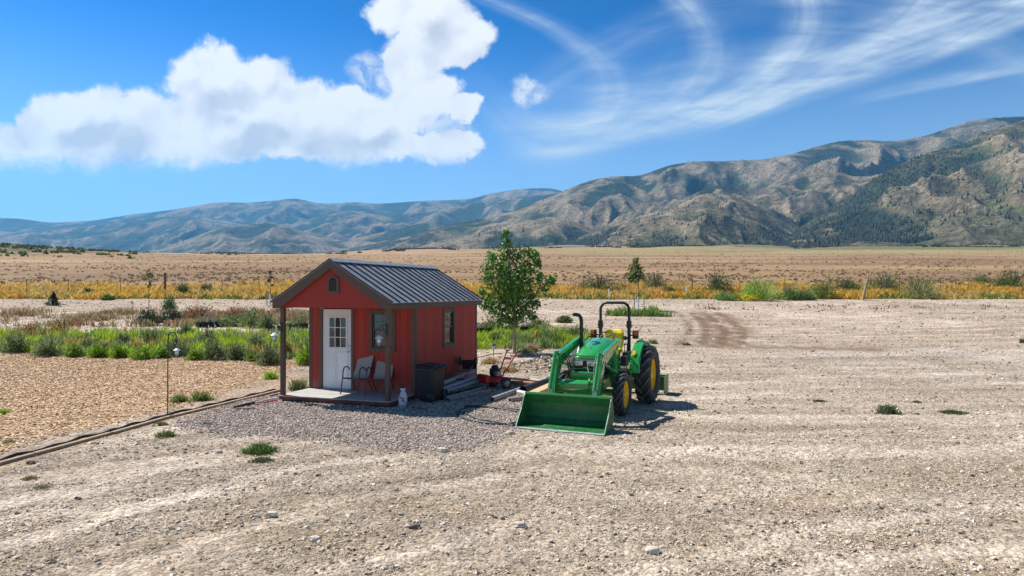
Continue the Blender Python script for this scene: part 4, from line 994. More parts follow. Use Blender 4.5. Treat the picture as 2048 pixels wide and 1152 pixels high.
    window('v', W_, 1, 2.86, 3.64, 1.14, 2.2, True)
    # --- gable vent: arched frame with louvres
    cx, w2, zb, zs = 1.545, .165, 2.61, 2.88
    arch = [(cx - w2, zb), (cx + w2, zb), (cx + w2, zs)] + [(cx + w2 * math.cos(a), zs + .15 * math.sin(a)) for a in [math.pi * k / 10 for k in range(1, 10)]] + [(cx - w2, zs)]
    ci, zi = .10, 2.90
    inner = [(cx - ci, zb + .055), (cx + ci, zb + .055), (cx + ci, zi)] + [(cx + ci * math.cos(a), zi + .08 * math.sin(a)) for a in [math.pi * k / 10 for k in range(1, 10)]] + [(cx - ci, zi)]
    mb = MB(); n_ = len(arch)
    for y_ in (-.045,):
        vs = [(p[0], y_, p[1]) for p in arch] + [(p[0], y_, p[1]) for p in inner] + [(p[0], -.012, p[1]) for p in arch] + [(p[0], -.012, p[1]) for p in inner]
        fs = []
        for i in range(n_):
            j = (i + 1) % n_; fs += [(i, j, n_ + j, n_ + i), (i, 2 * n_ + i, 2 * n_ + j, j), (n_ + i, n_ + j, 3 * n_ + j, 3 * n_ + i)]
        mb.add(vs, fs)
    vt = mb.build('gable_vent', M_brown, t)
    mb = MB(); mb.prism(inner, -.018, -.013, 'XZ'); mb.build('dark_backing', M_dark, vt)
    for k in range(6):
        z = zb + .085 + k * .042; mb = MB(); mb.add([(cx - ci, -.042, z - .012), (cx + ci, -.042, z - .012), (cx + ci, -.02, z + .016), (cx - ci, -.02, z + .016), (cx - ci, -.042, z - .016), (cx + ci, -.042, z - .016), (cx + ci, -.02, z + .012), (cx - ci, -.02, z + .012)], [(0, 1, 2, 3), (7, 6, 5, 4), (0, 4, 5, 1), (2, 6, 7, 3), (1, 5, 6, 2), (0, 3, 7, 4)]); mb.build('louvre', M_brown, vt)
    # small lamp bracket above the door under the ceiling
    mb = MB(); mb.lathe([(0, 0), (.05, 0), (.045, -.03), (0, -.035)], 14, M=Matrix.Translation((.85, .55, soff))); mb.build('ceiling_lamp', M_galv, t)
    return t
M_pane = bpy.data.materials.new('clear_pane'); M_pane.use_nodes = True
_n = NT(M_pane.node_tree); _n.n.clear(); _g = _n.node('ShaderNodeBsdfGlossy', {'Roughness': .05, 'Color': (.9, .95, 1, 1)}); _tr = _n.node('ShaderNodeBsdfTransparent')
_lw = _n.node('ShaderNodeFresnel', {'IOR': 1.6}); _mx = _n.node('ShaderNodeMixShader', {0: _lw.outputs[0], 1: _tr.outputs[0], 2: _g.outputs[0]}); _o = _n.node('ShaderNodeOutputMaterial'); _n.l.new(_mx.outputs[0], _o.inputs[0])
build_shed()
def SH(u, v, z):   # a place given in the shed's own directions
    c, s = math.cos(SHED_ANG), math.sin(SHED_ANG); return Vector((SHED.x + u * c - v * s, SHED.y + u * s + v * c, z))
# lanterns hanging from brackets
def lantern(loc, name_lab, scale=1.):
    t = thing('hanging_lantern', name_lab, 'lantern', loc)
    s = scale
    mb = MB(); mb.lathe([(.012 * s, .115 * s), (.03 * s, .10 * s), (.05 * s, .085 * s), (.10 * s, .05 * s), (.105 * s, .043 * s), (.04 * s, .045 * s)], 18); mb.build('lamp_shade', M_whitep, t)
    mb = MB(); mb.lathe([(.034 * s, .045 * s), (.052 * s, .0 * s), (.05 * s, -.045 * s), (.034 * s, -.075 * s)], 16); mb.build('glass_globe', M_lens, t)
    mb = MB(); mb.lathe([(.036 * s, -.072 * s), (.05 * s, -.078 * s), (.045 * s, -.10 * s), (.018 * s, -.115 * s), (.012 * s, -.14 * s), (0, -.145 * s)], 14); mb.build('lamp_base', M_galv, t)
    for q in (0, 1):
        a = q * math.pi; c_, s_ = math.cos(a), math.sin(a)
        mb = MB(); mb.tube([(c_ * .06 * s, s_ * .06 * s, .05 * s), (c_ * .068 * s, s_ * .068 * s, -.02 * s), (c_ * .045 * s, s_ * .045 * s, -.085 * s)], .004 * s, 6); mb.build('guard_wire', M_galv, t)
    mb = MB(); mb.tube([(-.045 * s, 0, .085 * s), (-.043 * s, 0, .16 * s), (0, 0, .20 * s), (.043 * s, 0, .16 * s), (.045 * s, 0, .085 * s)], .004 * s, 6); mb.build('handle', M_galv, t)
    return t
for u, sg, lab, hl in ((W_ - .075, -1, 'black scroll hook screwed to the right porch post of the red shed', 'white hanging lantern in front of the shed window beside the right porch post'), (.075, -1, 'black scroll hook screwed to the left porch post of the red shed', 'white hanging lantern outside the left porch post, against the green weeds')):
    t = thing('plant_hook', lab, 'hook', SH(u, .008, 1.78), SHED_ANG)
    mb = MB(); mb.box((-.014, -.01, -.14), (.014, -.0, .12)); mb.build('mount_plate', M_black, t)
    mb = MB(); mb.tube([(0, -.012, .08), (sg * .05, -.03, .12), (sg * .13, -.05, .10), (sg * .175, -.06, .03), (sg * .165, -.06, -.03), (sg * .14, -.055, -.02)], .0075, 8); mb.tube([(0, -.012, -.10), (sg * .04, -.025, -.06), (sg * .09, -.04, .03), (sg * .10, -.043, .09)], .006, 8); mb.build('hook_arm', M_black, t)
    p = SH(u + sg * .165, -.052, 1.78 - .235); lantern(p, hl, 1.0)
# chairs on the porch
def chair(u, v, rz, label):
    t = thing('patio_chair', label, 'chair', SH(u, v, ZD), SHED_ANG + rz, 'sling chairs on the porch')
    w = .25
    for s in (-1, 1):
        mb = MB(); mb.tube([(s * w, -.30, .0), (s * w, -.22, .40), (s * w, -.20, .58), (s * w, -.155, .64), (s * w, -.08, .655), (s * w, .0, .63), (s * w, .05, .56)], .0155, 8); mb.build('front_leg', M_chairf, t)
        mb = MB(); mb.tube([(s * (w - .01), -.235, .39), (s * (w - .01), .12, .345), (s * (w - .01), .20, .42), (s * (w - .012), .40, .92)], .0115, 8); mb.build('side_rail', M_chairf, t)
        mb = MB(); mb.tube([(s * w, .36, .0), (s * w, .20, .20), (s * w, .12, .345)], .0115, 8); mb.build('rear_leg', M_chairf, t)
    mb = MB(); mb.tube([(-w, -.225, .375), (w, -.225, .375)], .011, 8); mb.tube([(-w + .01, .12, .33), (w - .01, .12, .33)], .010, 8); mb.tube([(-w + .012, .402, .925), (w - .012, .402, .925)], .011, 8); mb.build('cross_bar', M_chairf, t)
    pr = [(-.235, .402), (-.1, .372), (.05, .352), (.12, .352), (.17, .395), (.22, .49), (.30, .69), (.395, .92)]
    mb = MB(); ww = w - .012; k = len(pr)
    vs = [(x, y, z + dz) for dz in (0, -.006) for (y, z) in pr for x in (-ww, 0, ww)]
    vs = [(x, y - (.0 if x else .006), z - (.012 if x == 0 else 0)) for x, y, z in vs]
    fs = [(i * 3 + j, i * 3 + j + 1, i * 3 + j + 4, i * 3 + j + 3) for i in range(k - 1) for j in (0, 1)]; fs += [tuple(q + 3 * k for q in reversed(f)) for f in fs]
    mb.add(vs, fs, True); mb.build('sling', M_tan, t); return t
chair(1.62, .88, R(-6), 'taupe sling patio chair beside the white door on the porch')
chair(2.24, .93, R(5), 'light grey sling patio chair under the window behind the right porch post')
# pump sprayer by the porch corner
def sprayer():
    p = AZ(806, 814, 0); t = thing('pump_sprayer', 'white pump garden sprayer with red tag standing at the porch corner', 'sprayer', p, R(-20))
    mb = MB(); mb.lathe([(.0, .0), (.085, .0), (.098, .02), (.10, .10), (.098, .26), (.085, .32), (.05, .355), (.04, .365), (.04, .385)], 22); mb.build('tank', mat('cloudy_plastic', (.66, .70, .76), .35, nscale=6, namp=.06), t)
    mb = MB(); mb.lathe([(.0, .001), (.0995, .015), (.102, .05), (.1005, .075), (.099, .08)], 22); mb.build('liquid_level', mat('blue_liquid', (.30, .42, .60), .4), t)
    mb = MB(); mb.lathe([(.035, .385), (.05, .388), (.062, .40), (.062, .43), (.04, .44)], 18); mb.build('funnel_top', M_whitep, t)
    mb = MB(); mb.lathe([(.03, .43), (.034, .44), (.03, .46), (.014, .47), (.012, .505), (0, .508)], 14); mb.bar((-.055, 0, .505), (.055, 0, .505), .022, .026); mb.build('pump_handle', M_blackpl, t)
    mb = MB(); mb.box((.03, -.112, .14), (.085, -.088, .235)); mb.build('label', M_redp, t, .004)
    mb = MB(); mb.box((.04, -.1145, .18), (.075, -.113, .2)); mb.build('label_stripe', M_whitep, t)
    mb = MB(); mb.tube([(-.03, -.03, .36), (-.05, -.075, .33), (-.02, -.115, .26), (.06, -.115, .17), (.11, -.04, .10), (.13, .02, .02), (.25, .0, .012), (.42, -.06, .012)], .006, 8); mb.tube([(.42, -.06, .012), (.72, -.17, .014)], .008, 8); mb.build('spray_hose', M_hose, t)
sprayer()
# trash bin
def bin_():
    p = AZ(861, 802, 0); t = thing('wheeled_trash_bin', 'dark wheeled trash bin with closed lid against the red shed wall', 'bin', p, SHED_ANG + R(90) + R(-100))
    t.scale = (.86, .86, .92)
    rings = []
    for z, a, b, sh in ((.02, .21, .22, 0), (.08, .23, .25, 0), (.80, .30, .34, .02), (.88, .31, .355, .02)):
        rings.append([(sh + a * c, b * d, z) for c, d in ((-.8, -1), (.8, -1), (1, -.8), (1, .8), (.8, 1), (-.8, 1), (-1, .8), (-1, -.8))])
    mb = MB(); mb.loft(rings, smooth=False); mb.build('bin_body', M_bin, t, .012)
    mb = MB(); rim = [[(.02 + a * c, b * d, z) for c, d in ((-.8, -1), (.8, -1), (1, -.8), (1, .8), (.8, 1), (-.8, 1), (-1, .8), (-1, -.8))] for z, a, b in ((.84, .325, .37), (.895, .325, .37))]
    mb.loft(rim, smooth=False); mb.build('rim', M_bin, t, .008)
    lid = [[(.03 + a * c, b * d, z + .02 * (c < 0)) for c, d in ((-.8, -1), (.8, -1), (1, -.8), (1, .8), (.8, 1), (-.8, 1), (-1, .8), (-1, -.8))] for z, a, b in ((.897, .345, .385), (.93, .34, .38), (.965, .27, .31), (.975, .2, .24))]
    mb = MB(); mb.loft(lid, smooth=False); mb.build('lid', M_bin, t, .01)
    mb = MB(); mb.tube([(.36, -.25, .86), (.42, -.25, .90), (.42, .25, .90), (.36, .25, .86)], .016, 8); mb.build('handle', M_blackpl, t)
    for s in (-1, 1):
        mb = MB(); mb.lathe([(.02, -.03), (.12, -.03), (.13, 0), (.12, .03), (.02, .03)], 20, 'X'); mb.build('wheel', M_blackpl, t, loc=(.2, s * .27, .13), rot=(0, 0, R(90)))
    for i in (-.5, .5):
        mb = MB(); mb.box((-.31, i * .3 - .012, .2), (-.255, i * .3 + .012, .78)); mb.build('rib', M_bin, t)
bin_()
# ================================================================== TRACTOR (own directions: u to its left = picture right, v towards its rear)
TR0 = Vector((.882, 12.85, 0)); TRA = -.4155
def wheel(t, name, u, v, Rr, wd, rimr, nl, lugh, side):
    """tyre with chevron lugs, dished rim; axis along u"""
    w = bpy.data.objects.new(name, None); COL.objects.link(w); w.parent = t; w.location = (u, v, Rr - .02); w.empty_display_size = .1
    hw = wd / 2; rt = Rr - lugh
    prof = [(rimr - .01, -hw * .62), (rimr + .01, -hw * .78), (rimr + (rt - rimr) * .45, -hw), (rt - .05, -hw * .93), (rt - .008, -hw * .72), (rt, 0), (rt - .008, hw * .72), (rt - .05, hw * .93), (rimr + (rt - rimr) * .45, hw), (rimr + .01, hw * .78), (rimr - .01, hw * .62)]
    mb = MB(); mb.lathe(prof, 56, 'X'); mb.build('tyre', M_rubber, w)
    lm = MB(); L = Rr
    # a lug: slanted bar from the centre line to the shoulder following the curve
    pts = []
    for i in range(6):
        q = i / 5; a = .0 + q * .36 * (.52 / Rr) * 1.35; x = -.02 * hw + q * hw * .98; rr = (rt - .006) if q < .75 else rt - .012 - (q - .75) * 4 * .07
        pts.append((x, a, rr))
    vs = []
    for (x, a, rr) in pts:
        for (da, dr) in ((-.03 / Rr, 0), (.03 / Rr, 0), (.022 / Rr, lugh), (-.022 / Rr, lugh)):
            aa = a + da; r2 = rr + dr; vs.append((x, math.sin(aa) * r2, math.cos(aa) * r2))
    fs = [(i * 4 + j, i * 4 + (j + 1) % 4, i * 4 + 4 + (j + 1) % 4, i * 4 + 4 + j) for i in range(5) for j in range(4)] + [(3, 2, 1, 0), (20, 21, 22, 23)]
    lm.add(vs, fs); me = lm.mesh('tread_lug', M_lug)
    lm2 = MB(); lm2.add([(-x, y, z) for x, y, z in vs], [tuple(reversed(f)) for f in fs]); me2 = lm2.mesh('tread_lug', M_lug)
    for i in range(nl):
        a = 2 * math.pi * i / nl; link('tread_lug', me, w, rot=(-a, 0, 0)); link('tread_lug', me2, w, rot=(-a - math.pi / nl, 0, 0))
    o = side; ri = rimr
    mb = MB(); mb.lathe([(ri + .022, o * hw * .80), (ri + .024, o * hw * .72), (ri - .005, o * hw * .66), (ri - .02, o * hw * .30), (ri - .025, o * hw * .02), (ri - .06, -o * hw * .02), (ri * .60, o * hw * .08), (ri * .55, o * hw * .2), (ri * .30, o * hw * .22), (.0, o * hw * .22)], 44, 'X'); mb.build('rim', M_yellow, w, recalc=True)
    mb = MB(); mb.lathe([(ri + .022, -o * hw * .80), (ri - .005, -o * hw * .66), (ri - .02, -o * hw * .2), (ri * .8, -o * hw * .05), (0, -o * hw * .04)], 36, 'X'); mb.build('rim_back', M_yellow, w)
    mb = MB(); mb.lathe([(ri * .27, o * hw * .21), (ri * .27, o * (hw * .24 + .03)), (ri * .2, o * (hw * .24 + .07)), (0, o * (hw * .24 + .075))], 20, 'X'); mb.build('hub', M_yellow, w)
    for i in range(8):
        a = 2 * math.pi * i / 8 + .2; mb = MB(); y, z = math.cos(a) * ri * .42, math.sin(a) * ri * .42; mb.tube([(o * hw * .18, y, z), (o * (hw * .22 + .03), y, z)], .014, 6); mb.build('wheel_bolt', M_yellow if i % 2 else M_steel, w)
    return w
def build_tractor():
    t = thing('tractor', 'green compact tractor with yellow seat and wheels, front loader bucket lowered', 'tractor', TR0, TRA)
    def B(name, mb, m, bevel=0, **k): return mb.build(name, m, t, bevel, **k)
    wheel(t, 'front_wheel', .66, 2.17, .47, .25, .30, 15, .036, 1); wheel(t, 'front_wheel', -.66, 2.17, .47, .25, .30, 15, .036, -1)
    wheel(t, 'rear_wheel', .80, 4.02, .70, .38, .385, 16, .052, 1); wheel(t, 'rear_wheel', -.80, 4.02, .70, .38, .385, 16, .052, -1)
    # --- bucket
    prof = [(0.0, .012), (.34, .012), (.50, .05), (.60, .14), (.64, .27), (.62, .42), (.56, .56), (.52, .615)]
    mb = MB(); hw = .885
    outer = prof; inner = [(0.0, .022)] + [(p[0] - .012, p[1] + .012) for p in prof[1:-1]] + [(prof[-1][0] - .012, .612)]
    n = len(prof); vs = [(-hw, a, b) for a, b in outer] + [(-hw, a, b) for a, b in inner] + [(hw, a, b) for a, b in outer] + [(hw, a, b) for a, b in inner]
    fs = []
    for i in range(n - 1):
        fs += [(i, i + 1, 2 * n + i + 1, 2 * n + i), (n + i, 3 * n + i, 3 * n + i + 1, n + i + 1), (i, n + i, n + i + 1, i + 1), (2 * n + i, 2 * n + i + 1, 3 * n + i + 1, 3 * n + i)]
    fs += [(0, 2 * n, 3 * n, n), (n - 1, 2 * n - 1, 4 * n - 1, 3 * n - 1)]
    mb.add(vs, fs, False); bk = B('bucket', mb, M_greend)
    for s in (-1, 1):
        x = s * hw; side = [(0.02, .013), (.34, .013), (.50, .051), (.60, .141), (.64, .27), (.62, .42), (.56, .56), (.52, .614), (.43, .56), (.30, .34), (.14, .17)]
        mb = MB(); mb.prism(side, min(x, x + s * .014), max(x, x + s * .014), 'YZ'); mb.build('side_plate', M_greend, bk)
        mb = MB(); ed = [(0.02, .03), (.14, .175), (.30, .345), (.43, .565), (.52, .622)]
        for a, b in zip(ed[:-1], ed[1:]): mb.bar((x + s * .007, a[0], a[1]), (x + s * .007, b[0], b[1]), .017, .010)
        mb.build('worn_edge', M_edge, bk)
    mb = MB(); mb.box((-hw - .014, -.045, .004), (hw + .014, .06, .026)); mb.build('cutting_edge', mat('scraped_steel', (.46, .50, .46), .5, metal=.2, nscale=20, namp=.25, dirt=.4, dirtcol=(.25, .32, .24)), bk, .003)
    mb = MB(); mb.box((-hw - .014, .485, .600), (hw + .014, .56, .640)); mb.build('top_lip', M_green, bk, .006)
    for s in (-1, 1):
        mb = MB(); mb.prism([(.655, .12), (.80, .16), (.82, .30), (.76, .48), (.645, .50)], s * .47 - .05, s * .47 + .05, 'YZ'); mb.build('bucket_bracket', M_greend, bk)
    # --- loader arms
    for s in (-1, 1):
        x = s * .47
        m = MB(); pl = [(2.66, 1.62), (2.70, 1.50), (1.62, 1.12), (1.38, .98), (.84, .28), (.72, .20), (.66, .30), (1.18, 1.26), (1.30, 1.42), (1.42, 1.46)]
        pl = [(2.64, 1.62), (2.70, 1.48), (1.74, 1.235), (1.42, 1.12), (1.30, .97), (.84, .22), (.72, .20), (.68, .31), (1.14, 1.14), (1.17, 1.27), (1.26, 1.365), (1.40, 1.41)]
        m.prism(pl, x - .040, x + .040, 'YZ'); la = B('loader_arm', m, M_green, .008)
        m = MB(); m.bar((x + s * .0425, 1.5, 1.36), (x + s * .0425, 2.45, 1.54), .004, .04, (0, -.2, 1)); m.build('yellow_stripe', M_yellow, la)
        m = MB(); m.tube([(x - .052, 1.28, 1.36), (x + .052, 1.28, 1.36)], .03, 12); m.tube([(x - .052, .76, .27), (x + .052, .76, .27)], .028, 12); m.build('pivot_pin', M_galv, la)
        # tilt cylinder in front of the arm
        m = MB(); m.tube([(x, 1.10, 1.36), (x, .79, .72)], .042, 14); m.tube([(x, 1.13, 1.40), (x, 1.08, 1.32)], .05, 14); m.tube([(x, .80, .74), (x, .775, .69)], .05, 14); cy = B('tilt_cylinder', m, M_green)
        m = MB(); m.tube([(x, .78, .70), (x, .69, .50)], .022, 12); m.build('piston_rod', M_steel, cy)
        m = MB(); m.tube([(x - s * .075, 1.12, 1.34), (x - s * .07, .98, 1.08), (x - s * .065, .86, .62), (x - s * .06, .80, .50)], .008, 8); m.build('steel_line', M_galv, cy)
        for q in (.25, .8): m = MB(); p = Vector((x, 1.10, 1.36)).lerp(Vector((x, .79, .72)), q); m.cbox((x - s * .035, p.y, p.z), (.10, .025, .02)); m.build('line_clamp', M_green, cy)
        m = MB(); m.tube([(x, 1.26, 1.40), (x, 1.10, 1.385)], .032, 10); m.build('cylinder_ear', M_green, la)
        # mast at the rear end of the arms and lift cylinder
        m = MB(); m.prism([(2.56, 1.60), (2.74, 1.60), (2.72, .72), (2.40, .55), (2.38, .80), (2.54, 1.05)], s * .39 - .04, s * .39 + .04, 'YZ'); B('loader_mast', m, M_green, .006)
        m = MB(); m.tube([(s * .43, 2.5, .86), (s * .45, 1.85, 1.06)], .04, 12); lc = B('lift_cylinder', m, M_green)
        m = MB(); m.tube([(s * .45, 1.86, 1.055), (s * .46, 1.50, 1.14)], .021, 10); m.build('piston_rod', M_steel, lc)
        # hoses
        m = MB(); m.tube([(s * .40, 1.35, 1.30), (s * .33, 1.45, 1.20), (s * .31, 1.5, .95), (s * .36, 1.35, .80), (s * .42, 1.1, .74)], .011, 8)
        m.tube([(s * .42, 1.5, 1.34), (s * .36, 1.65, 1.2), (s * .36, 1.8, 1.0), (s * .38, 2.2, .9)], .011, 8); m.tube([(s * .38, 1.42, 1.28), (s * .29, 1.52, 1.1), (s * .30, 1.6, .85), (s * .35, 2.1, .8)], .010, 8); B('hydraulic_hose', m, M_hose)
        m = MB(); m.tube([(s * .53, 1.35, 1.22), (s * .55, 1.2, 1.0), (s * .54, .95, .55), (s * .53, .88, .38)], .010, 8); B('hydraulic_hose', m, M_hose)
    m = MB(); m.tube([(-.43, 1.10, .80), (.43, 1.10, .80)], .055, 16); B('torque_tube', m, M_green)
    m = MB(); m.box((-.43, 1.00, .60), (.43, 1.03, .76)); B('cross_plate', m, M_green, .006)
    m = MB(); m.loft([[(x, y, z) for (y, z) in ((.96, .66), (.90 + .05 * abs(k) / 3, .70), (.90 + .05 * abs(k) / 3, .80), (1.02, .86), (1.10, .84))] for k, x in zip((-3, -2, 0, 2, 3), (-.28, -.22, 0, .22, .28))], smooth=False); B('curved_guard', m, M_green)
    m = MB(); m.tube([(.17, 1.72, 1.08), (.13, 1.60, 1.16), (.08, 1.56, 1.08), (.14, 1.5, .9), (.2, 1.3, .78)], .012, 8); B('grey_hose', m, M_galv)
    m = MB(); m.tube([(-.42, 1.60, 1.30), (.42, 1.60, 1.30)], .016, 10); m.tube([(-.33, 1.62, 1.02), (.33, 1.62, 1.02)], .013, 10); B('brush_guard', m, M_green)
    # --- hood
    def ring(v, zt, zb, w, wb, crown):
        w *= 1.09; wb *= 1.08
        return [(-wb, v, zb), (-w * 1.0, v, zt - .16), (-w * .97, v, zt - .07), (-w * .80, v, zt - .012), (-w * .40, v, zt + crown), (0, v, zt + crown * 1.25), (w * .40, v, zt + crown), (w * .80, v, zt - .012), (w * .97, v, zt - .07), (w * 1.0, v, zt - .16), (wb, v, zb)]
    m = MB(); m.loft([ring(1.70, 1.235, 1.16, .265, .25, .01), ring(1.73, 1.275, 1.12, .275, .26, .018), ring(1.85, 1.325, 1.05, .285, .28, .026), ring(2.15, 1.415, 1.02, .30, .30, .032), ring(2.5, 1.50, 1.02, .305, .31, .034), ring(2.82, 1.565, 1.05, .30, .31, .03), ring(3.02, 1.585, 1.10, .27, .29, .02), ring(3.10, 1.56, 1.15, .22, .25, .01)])
    hd = B('hood', m, M_green)
    m = MB()
    for a, b in (((0, 2.0, 1.408), (0, 2.3, 1.488)), ((0, 2.3, 1.488), (0, 2.86, 1.604)),): m.bar(a, b, .010, .012)
    m.build('hood_crease', M_dark, hd)
    m = MB(); m.loft([[(x, v, z) for x, z in ((-w, zb), (w, zb), (w, zt), (-w, zt))] for v, w, zb, zt in ((1.655, .225, .78, 1.03), (1.66, .245, .80, 1.20), (1.72, .26, .80, 1.225), (2.0, .26, .8, 1.2))], smooth=False); gr = B('grille', m, M_blackpl, .01)
    for k in range(7): m = MB(); m.box((-.20, 1.635, .83 + k * .033), (.20, 1.654, .842 + k * .033)); m.build('grille_slat', M_blackpl, gr)
    for s in (-1, 1):
        m = MB(); m.prism([(s * .05, 1.09), (s * .215, 1.075), (s * .255, 1.16), (s * .25, 1.185), (s * .035, 1.19)], 1.628, 1.668, 'XZ'); hl = B('headlight', m, M_lens, .008)
        m = MB(); m.ball((s * .14, 1.63, 1.135), (.038, .01, .035)); m.build('headlight_bulb', M_steel, hl)
        m = MB(); m.prism([(s * .042, 1.082), (s * .222, 1.066), (s * .266, 1.162), (s * .258, 1.194), (s * .026, 1.198)], 1.636, 1.66, 'XZ'); m.build('headlight_bezel', M_blackpl, hl)
    # badge: yellow rounded emblem with a leaping deer cut in green
    m = MB(); m.prism([(-.036, 1.012), (.036, 1.012), (.04, 1.03), (.04, 1.05), (.03, 1.062), (-.03, 1.062), (-.04, 1.05), (-.04, 1.03)], 1.640, 1.650, 'XZ'); bd = B('badge', m, M_yellow, label='small yellow and green leaping deer badge')
    m = MB(); m.prism([(-.034, 1.016), (.034, 1.016), (.037, 1.03), (.037, 1.05), (.028, 1.059), (-.028, 1.059), (-.037, 1.05), (-.037, 1.03)], 1.637, 1.641, 'XZ'); m.build('badge_field', M_green, bd)
    m = MB(); m.prism([(-.028, 1.050), (-.020, 1.046), (-.016, 1.040), (.004, 1.042), (.014, 1.036), (.026, 1.024), (.029, 1.026), (.021, 1.038), (.019, 1.046), (.006, 1.050), (-.010, 1.050), (-.015, 1.056), (-.022, 1.055)], 1.634, 1.637, 'XZ'); m.prism([(-.016, 1.041), (-.024, 1.033), (-.030, 1.033), (-.022, 1.037), (-.018, 1.044)], 1.634, 1.637, 'XZ'); m.build('deer_mark', M_yellow, bd)
    # --- chassis
    m = MB(); m.box((-.19, 1.55, .52), (.19, 2.3, .80)); m.box((-.16, 2.3, .48), (.16, 3.5, .82)); B('frame', m, M_green, .012)
    m = MB(); m.box((-.25, 1.42, .50), (.25, 1.56, .98)); B('front_weight_bracket', m, M_green, .02)
    m = MB(); m.box((-.24, 2.02, .82), (.24, 3.1, 1.06)); B('engine_block', m, M_dark, .02)
    m = MB(); m.tube([(-.58, 2.17, .46), (.58, 2.17, .46)], .062, 12); m.tube([(-.14, 2.17, .5), (.14, 2.17, .5)], .12, 12); B('front_axle', m, M_green)
    m = MB(); m.box((-.30, 3.4, .52), (.30, 4.35, 1.02)); m.tube([(-.66, 4.02, .68), (.66, 4.02, .68)], .11, 14); B('rear_axle_housing', m, M_green, .015)
    # platform, steps, tank
    m = MB(); m.box((-.52, 2.98, .80), (.52, 3.62, .84)); B('platform', m, M_blackpl, .01)
    for s in (-1, 1):
        m = MB(); m.box((s * .36 - .10, 2.95, .62), (s * .36 + .16 * s + .0, 3.3, .80)) if s > 0 else m.box((-.52, 2.95, .62), (-.26, 3.3, .80)); B('side_tank', m, M_green, .04)
        m = MB(); m.bar((s * .56, 2.98, .50), (s * .56, 3.26, .50), .16, .02); m.tube([(s * .49, 2.99, .50), (s * .49, 3.02, .80)], .012, 6); m.tube([(s * .49, 3.25, .50), (s * .49, 3.22, .80)], .012, 6); B('step', m, M_green)
        # fender: curved sheet over the inner half of the rear wheel
        rings = []
        for k in range(11):
            a = R(172 - 14.8 * k); rr = .80; cy_, cz_ = 4.02, .68
            if k == 0: pass
            y, z = cy_ + math.cos(a) * rr, cz_ + math.sin(a) * rr; yi, zi = cy_ + math.cos(a) * (rr - .022), cz_ + math.sin(a) * (rr - .022)
            rings.append([(s * .56, y, z), (s * .76, y, z), (s * .79, cy_ + math.cos(a) * (rr - .03), cz_ + math.sin(a) * (rr - .03)), (s * .76, yi, zi), (s * .56, yi, zi)])
        m = MB(); m.loft(rings, smooth=False); fd = B('fender', m, M_green, .005)
        m = MB(); m.prism([(3.32, .62), (3.30, 1.0), (3.46, 1.24), (3.8, 1.44), (4.2, 1.46), (4.5, 1.32), (4.5, .8)], s * .55 - .008, s * .55 + .008, 'YZ'); m.build('fender_side', M_green, fd)
        m = MB(); m.prism([(3.44, 1.16), (3.62, 1.32), (3.66, 1.29), (3.5, 1.14)], s * .561, s * .564, 'YZ'); m.build('yellow_decal', M_yellow, fd)
        m = MB(); m.bar((s * .62, 3.375, 1.19), (s * .62, 3.44, 1.285), .07, .008, (0, -1, 1)); m.build('decal_plate', M_yellow, fd, rot=None)
        # roll bar side boxes with warning lights
        m = MB(); m.cbox((s * .52, 3.99, 1.62), (.14, .09, .20)); wl = B('warning_light', m, M_blackpl, .02)
        m = MB(); m.cbox((s * .535, 3.945, 1.66), (.085, .04, .11)); m.build('orange_lens', M_orange, wl, .012)
        m = MB(); m.bar((s * .36, 4.02, 1.60), (s * .48, 4.0, 1.60), .03, .03); B('light_arm', m, M_blackpl)
        m = MB(); m.ball((s * .29, 3.90, 1.50 + .04), (.055, .045, .055)); B('work_light', m, M_blackpl)
    # ROPS: lower uprights, hinge plates, upper hoop
    hu, zt, v0 = .355, 2.385, 4.02
    for s in (-1, 1):
        m = MB(); m.cbox((s * hu, v0, 1.42), (.07, .085, .84)); B('roll_bar_post', m, M_black, .008)
        m = MB(); m.cbox((s * (hu + .0), v0, 1.86), (.10, .12, .18)); m.tube([(s * hu - .08, v0 - .02, 1.84), (s * hu + .08, v0 - .02, 1.84)], .014, 8); B('roll_bar_hinge', m, M_black, .01)
    path = [(-hu, v0, 1.78), (-hu, v0, 2.2)] + [(-hu + .17 - .17 * math.cos(a), v0, 2.215 + .17 * math.sin(a)) for a in [math.pi / 2 * k / 6 for k in range(7)]] + [(hu - .17 + .17 * math.sin(a), v0, 2.215 + .17 * math.cos(a)) for a in [math.pi / 2 * k / 6 for k in range(7)]] + [(hu, v0, 2.2), (hu, v0, 1.78)]
    m = MB(); m.tube(path, .034, 12); B('roll_bar', m, M_black)
    # seat
    bs = MB(); bs.loft([[(x * wq, y, 1.20 + z) for x, z in ((-1, 0), (-1.02, .06), (-.8, .10), (0, .085), (.8, .10), (1.02, .06), (1, 0))] for y, wq in ((3.46, .17), (3.52, .22), (3.75, .24), (3.92, .22))]); B('seat_cushion', bs, M_seat)
    sb = MB(); sb.loft([[(x * wq, y - .0 + abs(x) * -.035 + d, z) for x, d in ((-1, .0), (-.7, .0), (0, .0), (.7, .0), (1, .0), (1, .07), (.7, .09), (0, .09), (-.7, .09), (-1, .07))] for z, wq, y in ((1.25, .21, 3.80), (1.36, .25, 3.84), (1.52, .25, 3.92), (1.66, .225, 3.985), (1.715, .18, 4.01), (1.735, .11, 4.03))]); B('seat_back', sb, M_seat)
    m = MB(); m.box((-.17, 3.55, .95), (.17, 3.9, 1.2)); B('seat_base', m, M_blackpl)
    # dashboard and steering wheel
    m = MB(); m.box((-.17, 3.02, 1.1), (.17, 3.20, 1.52)); B('dashboard', m, M_blackpl, .03)
    cw = Vector((0, 3.30, 1.62)); tilt = Matrix.Rotation(R(28), 3, 'X')
